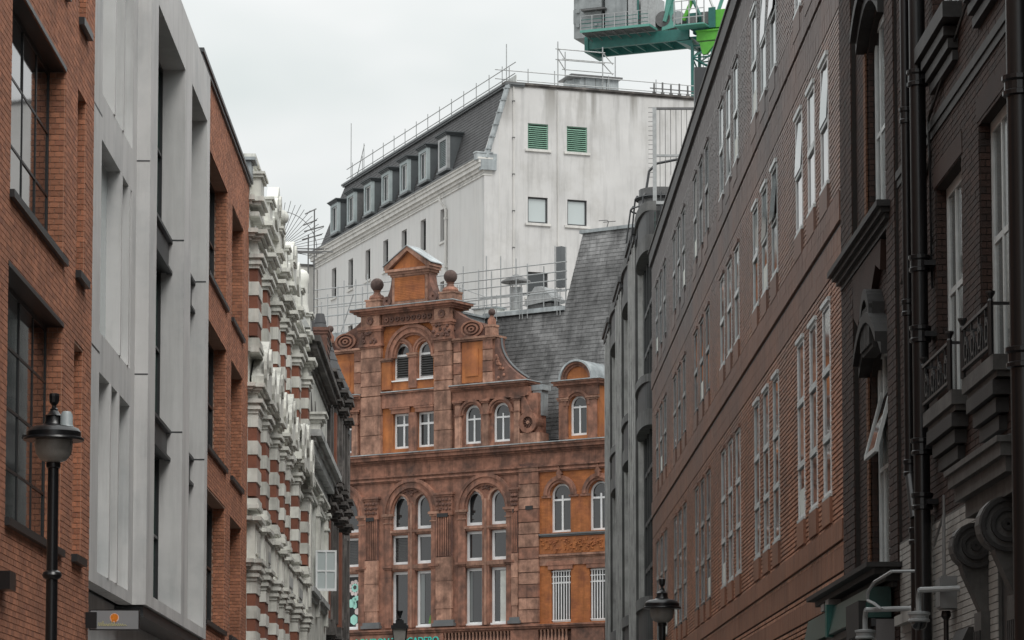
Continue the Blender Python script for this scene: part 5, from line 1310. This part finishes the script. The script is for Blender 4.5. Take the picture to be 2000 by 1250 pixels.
# doorcase: deep cornice, scroll consoles, pilaster
MB().mould(-33.7,-31.0,-.03,[(4.5,4.62,.08),(4.62,4.8,.2),(4.8,4.95,.3),(4.95,5.08,.36),(5.08,5.14,.4)],.1).build('door_cornice','portico',t)
m=MB().polyx([(-.42,5.14),(0,5.14),(0,5.3)],-34.0,-31.2);m.build('door_cornice_top','lead_d',t)
for x,z,r in((-33.7,4.3,.25),(-31.65,4.35,.29)):
    m=MB().tube((x-.14,-.18,z),(x+.14,-.18,z),r,20);o=m.build('console','portico',t);m=MB()
    for a0,a1 in((.8,.95),(.45,.6),(.05,.22)):
        k=len(m.v);g=MB().ring(-.18,z,r*a0,r*a1,x+.14,x+.18,0,360,22);m.v+=[(v[1],v[0],v[2]) for v in g.v];m.f+=[tuple(k+i for i in f) for f in g.f]
    m.build('console_scroll','soot_near',o)
    MB().polyx([(-.42,z+.1),(0,z+.1),(0,z-.75),(-.12,z-.7),(-.3,z-.3)],x-.13,x+.13).build('console_leg','portico',t)
MB().box(-33.95,-33.5,-.14,0,0,3.6).box(-31.85,-31.4,-.14,0,0,3.65).build('door_pilaster','portico',t)
for i in range(4): MB().box(-33.9+i*.11,-33.84+i*.11,-.16,-.14,.6,3.4).box(-31.8+i*.11,-31.74+i*.11,-.16,-.14,.6,3.4).build('flute','soot_near',t)
MB().box(-33.4,-31.9,.0,.05,0,4.4).build('door_recess','sign_black',t)
m=MB().polyx([(-.32,3.05),(0,2.95),(0,3.5),(-.1,3.5)],-35.5,-34.6);m.build('door_lamp_hood','soot_near',t)
m=MB().mould(-39.9,-38.3,-.05,[(3.7,3.8,.05),(3.8,3.92,.14),(3.55,3.7,.02)],0);m.build('window_head','painted_brick',t)
MB().box(-39.7,-38.5,-.06,-.02,2.3,3.5).build('blocked_window','portico',t)
MB().box(-38.0,-37.7,-.1,0,0,5.0).build('corner_strip','painted_brick',t)
rebase(t,-30,0)
# ================================================================ drainpipes
def pipe(px,py,y,r,name,label,joints,z0,z1,bend=None):
    x=RIGHT.hit(px,py,y)[0];q=thing('drainpipe',label,'drainpipe',RIGHT,(x,y,0),group=None)
    if bend: MB().path([(0,0,z1),(0,0,bend[0]),(bend[1],0,bend[0]-bend[2]),(bend[1],0,z0)],r,16).build('pipe','cast_iron',q,smooth=True)
    else: MB().tube((0,0,z0),(0,0,z1),r,18).build('pipe','cast_iron',q,smooth=True)
    for z in joints:
        dx=0 if not bend or z>bend[0] else bend[1]
        MB().lathe(dx,0,[(r*1.05,z-.16),(r*1.3,z-.15),(r*1.3,z-.11),(r*1.16,z-.1),(r*1.16,z-.02),(r*1.35,z),(r*1.35,z+.04),(r*1.05,z+.05)],18).build('collar','cast_iron',q)
        MB().box(dx-r*1.9,dx+r*1.9,.03,-y,z-.1,z-.04).build('bracket','cast_iron',q)
pipe(1774,600,-.16,.066,'p','thinner black cast iron drainpipe with a bend low down, left of the pair',[10.1,7.7,5.72,4.85],2.2,16,(5.6,.42,.6))
pipe(1797,600,-.18,.098,'p','thicker straight black cast iron drainpipe, right of the pair',[11.9,10.3,8.05,7.2,5.85,5.2],2.2,16)
pipe(1998,600,-.22,.13,'p','black cast iron drainpipe at the right edge beside the carved doorcase',[8.55,5.9],0,16)
# ================================================================ cctv cameras, conduit
def cctv(px,py,y,label,arm):
    x,z=RIGHT.hit(px,py,y);q=thing('cctv_camera',label,'camera',RIGHT,(x,y,z),group='dome cameras on bent arms')
    MB().lathe(0,0,[(.1,.02),(.125,.03),(.125,.05),(.11,.06),(.115,.1),(.13,.11),(.13,.135),(.04,.15)],20).build('housing','cctv',q,smooth=True)
    MB().lathe(0,0,[(.01,-.07),(.05,-.06),(.08,-.03),(.09,.02)],18).build('dome','glass_dark',q,smooth=True)
    pts=[(0,0,.14),(0,0,.26)]+[(arm*(.12-.12*math.cos(R(a))),(-y-.1)*0+.12*0,.26+.12*math.sin(R(a))) for a in (20,40,60,80,90)]+[(arm*.3,-y*.6,.38),(arm*.42,-y,.38)]
    MB().path(pts,.032,8).build('arm','cctv',q,smooth=True)
    return x,z
cctv(1795,1219,-.45,'grey dome security camera on a bent arm beside the meter box, right of the drainpipes',1.0)
cctv(1690,1252,-.62,'grey dome security camera on a bent arm below the green fascia, left of the drainpipes',1.2)
x,z=RIGHT.hit(1853,1190,-.1);q=thing('meter_box','pale grey metal junction box with cables above and below on the painted brick wall','box',RIGHT,(x,-.1,z))
MB().box(-.1,.28,-.12,.06,0,.36,.004).build('case','box_grey',q);MB().box(-.08,.26,-.135,-.12,.02,.34).build('cover','box_grey',q)
MB().path([(0,-.05,.36),(0,-.05,.95),(-.05,-.03,1.1),(-.5,-.03,.95),(-.9,-.03,.8)],.018,6).path([(.06,-.05,.36),(.06,-.05,1.3)],.014,6).build('cable','box_grey',q,split=False)
MB().lathe(.05,-.04,[(.05,-.02),(.06,-.08),(.03,-.12),(.03,-.35),(.05,-.4)],10).build('gland','cast_iron',q)
x,z=RIGHT.hit(1722,1190,-.5);x2,z2=RIGHT.hit(1742,1116,-.5)
q=thing('conduit','thin grey curved conduit bowing out over the green fascia','conduit',RIGHT,(x,-.5,z))
dx,dz=x2-x,z2-z
MB().path([(0,0,0),(-.35,-.05,.12*dz/.5),(-.75,-.08,.4*dz),(-.7,-.08,.65*dz),(-.3,-.05,.9*dz),(dx,0,dz),(dx+.1,.4,dz)],.02,6).build('pipe','cctv',q,smooth=True)
# ================================================================ street lamps
def lamp(X,Y,ztop,label,s=1.0,cell=True):
    q=thing('street_lamp',label,'street lamp',None,(X,Y,.12),group='black street lamps with domed tops')
    h=ztop-.12;o=lambda pr:[(r*s,h+z*s) for r,z in pr]
    MB().lathe(0,0,[(.11,0),(.11,.9),(.09,1.0),(.058,1.1),(.056,h-1.78*s),(.085*s,h-1.76*s),(.095*s,h-1.735*s),(.085*s,h-1.71*s),(.054,h-1.69*s),(.052,h-.72*s),(.068*s,h-.71*s),(.07*s,h-.67*s),(.05*s,h-.66*s)],16).build('post','cast_iron',q,smooth=True)
    MB().tube((0,-.02,h-.68*s),(0,-.02,h-.42*s),.026*s,10).build('stem','cast_iron',q)
    MB().lathe(0,0,o([(.285,-.455),(.29,-.445),(.285,-.43),(.26,-.42),(.26,-.375),(.235,-.34),(.19,-.322),(.13,-.315),(.1,-.3),(.085,-.27),(.082,-.225),(.095,-.22),(.06,-.2),(.035,-.165),(.04,-.155),(.022,-.14)]),28).build('hood','cast_iron',q,smooth=True)
    MB().lathe(0,0,o([(.025,-.15),(.02,-.12),(.045,-.09),(.05,-.03),(.045,-.005),(.02,0)]),10).build('finial','cast_iron',q)
    MB().lathe(0,0,o([(.18,-.43),(.182,-.5),(.168,-.58),(.125,-.64),(.06,-.665),(.03,-.67)]),24).build('glass_bowl','lamp_glass',q,smooth=True)
    if cell:
        MB().lathe(.13*s,-.07,[(.062*s,h-.335*s),(.072*s,h-.33*s),(.06*s,h-.31*s),(.058*s,h-.22*s),(.04*s,h-.185*s),(.012,h-.18*s)],16).build('photocell','cell_grey',q,smooth=True)
        MB().box(-.3*s,-.2*s,-.02,.02,h-.44*s,h-.4*s).build('bracket','cast_iron',q)
def place(px,py,D): 
    f=Fr(0,D,0);return f.hit(px,py)
a=place(106,768,30);lamp(a[0],30,a[1],'large black street lamp with a grey photocell dome in front of the left brick wall')
a=place(1293,1130,47.5);lamp(a[0],47.5,a[1],'black street lamp with conical top in front of the long brick building',1.0,False)
a=place(781,1193,112);
q=thing('lantern','square black lantern with a flared finial standing before the balcony letters','street lamp',None,(a[0],112,.1))
h=a[1]-.1
MB().lathe(0,0,[(.12,0),(.12,.8),(.06,1),(.05,h-1.6)],12).build('post','cast_iron',q)
m=MB();m.v=[(-.16,-.16,h-1.5),(.16,-.16,h-1.5),(.16,.16,h-1.5),(-.16,.16,h-1.5),(-.24,-.24,h-.62),(.24,-.24,h-.62),(.24,.24,h-.62),(-.24,.24,h-.62)];m.f=[(3,2,1,0),(4,5,6,7),(0,1,5,4),(1,2,6,5),(2,3,7,6),(3,0,4,7)];m.build('glass','lamp_glass',q)
for sx in(-1,1):
    for sy in(-1,1): MB().tube((sx*.16,sy*.16,h-1.5),(sx*.25,sy*.25,h-.62),.02,5).build('frame_bar','cast_iron',q)
MB().box(-.3,.3,-.3,.3,h-.64,h-.52).box(-.24,.24,-.24,.24,h-.52,h-.45).box(-.14,.14,-.14,.14,h-.45,h-.34).build('roof','cast_iron',q)
MB().lathe(0,0,[(.06,h-.36),(.09,h-.3),(.05,h-.26),(.05,h-.2),(.11,h-.03),(.11,h)],10).build('finial','cast_iron',q)
# ================================================================ hanging sign
f=Fr(0,44.0,0);a=f.hit(175,1231);b=f.hit(273,1191);W,H=b[0]-a[0],b[1]-a[1]
q=thing('hanging_sign','small grey projecting sign with a round orange emblem and gold script','sign',f,(a[0],0,a[1]))
MB().box(0,W,-.03,.03,0,H,0).build('frame','sign_black',q);p=MB().box(.014,W-.014,-.036,-.03,.014,H-.014,0).build('face','sign_grey',q)
random.seed(3)
def disc(rx,rz,cx,cz,m_,y,nm,wob=.0,n=22): MB().polyy([(cx+rx*(1+wob*random.uniform(-1,1))*math.cos(6.283*i/n),cz+rz*(1+wob*random.uniform(-1,1))*math.sin(6.283*i/n)) for i in range(n)],y-.003,y).build(nm,m_,q)
disc(.064,.063,W*.5,H*.6,'peach',-.036,'emblem_halo',.03);disc(.053,.05,W*.5,H*.62,'orange',-.04,'emblem',.06)
for dx in(-.025,.02): disc(.012,.02,W*.5+dx,H*.62-.045,'orange',-.041,'emblem_foot')
m=MB();x=W*.17
for i,(w_,h_) in enumerate(((.03,.05),(.03,.05),(.025,.07),(.02,.03),(.03,.03),(.02,.03),(.03,.035),(.02,.07),(.02,.03),(.02,.05),(.03,.03),(.025,.035),(.03,.03),(.03,.03),(.04,.02))):
    z=H*.2;m.path([(x,-.042,z),(x+w_*.4,-.042,z+h_),(x+w_*.6,-.042,z+h_*.9),(x+w_*.75,-.042,z+.004),(x+w_,-.042,z+.01)],.0028,4);x+=w_
m.build('gold_script','gold',q,split=False)
a=f.hit(163,1225);b=f.hit(190,1194);MB().box(a[0]-f.hit(175,1231)[0],b[0]-f.hit(175,1231)[0],-.05,.1,.03,.03+b[1]-a[1],0).build('bracket','sign_black',q)
# ================================================================ fan of spikes above the banded house
f=Fr(0,93,0);a=f.hit(543,487);q=thing('spike_fan','semicircular fan of thin steel anti climb spikes above the banded house roofs','spike fan',f,(a[0],0,a[1]))
for i in range(17):
    an=R(88-i*6.2);r1=1.42 if i%2 else 1.5
    MB().tube((.12*math.cos(an),0,.12*math.sin(an)),(r1*math.cos(an),0,r1*math.sin(an)),.009,5).build('spike','galv_d',q)
for rr_ in(1.15,.2): MB().path([(rr_*math.cos(R(b)),.01,rr_*math.sin(R(b))) for b in range(90,-16,-6)],.011,5).build('hoop','galv_d',q,split=False)
MB().box(-.1,1.3,-.03,.03,-.12,-.07).build('base_bar','galv_d',q);MB().tube((0,0,-3),(0,0,.1),.03,6).build('post','galv_d',q)
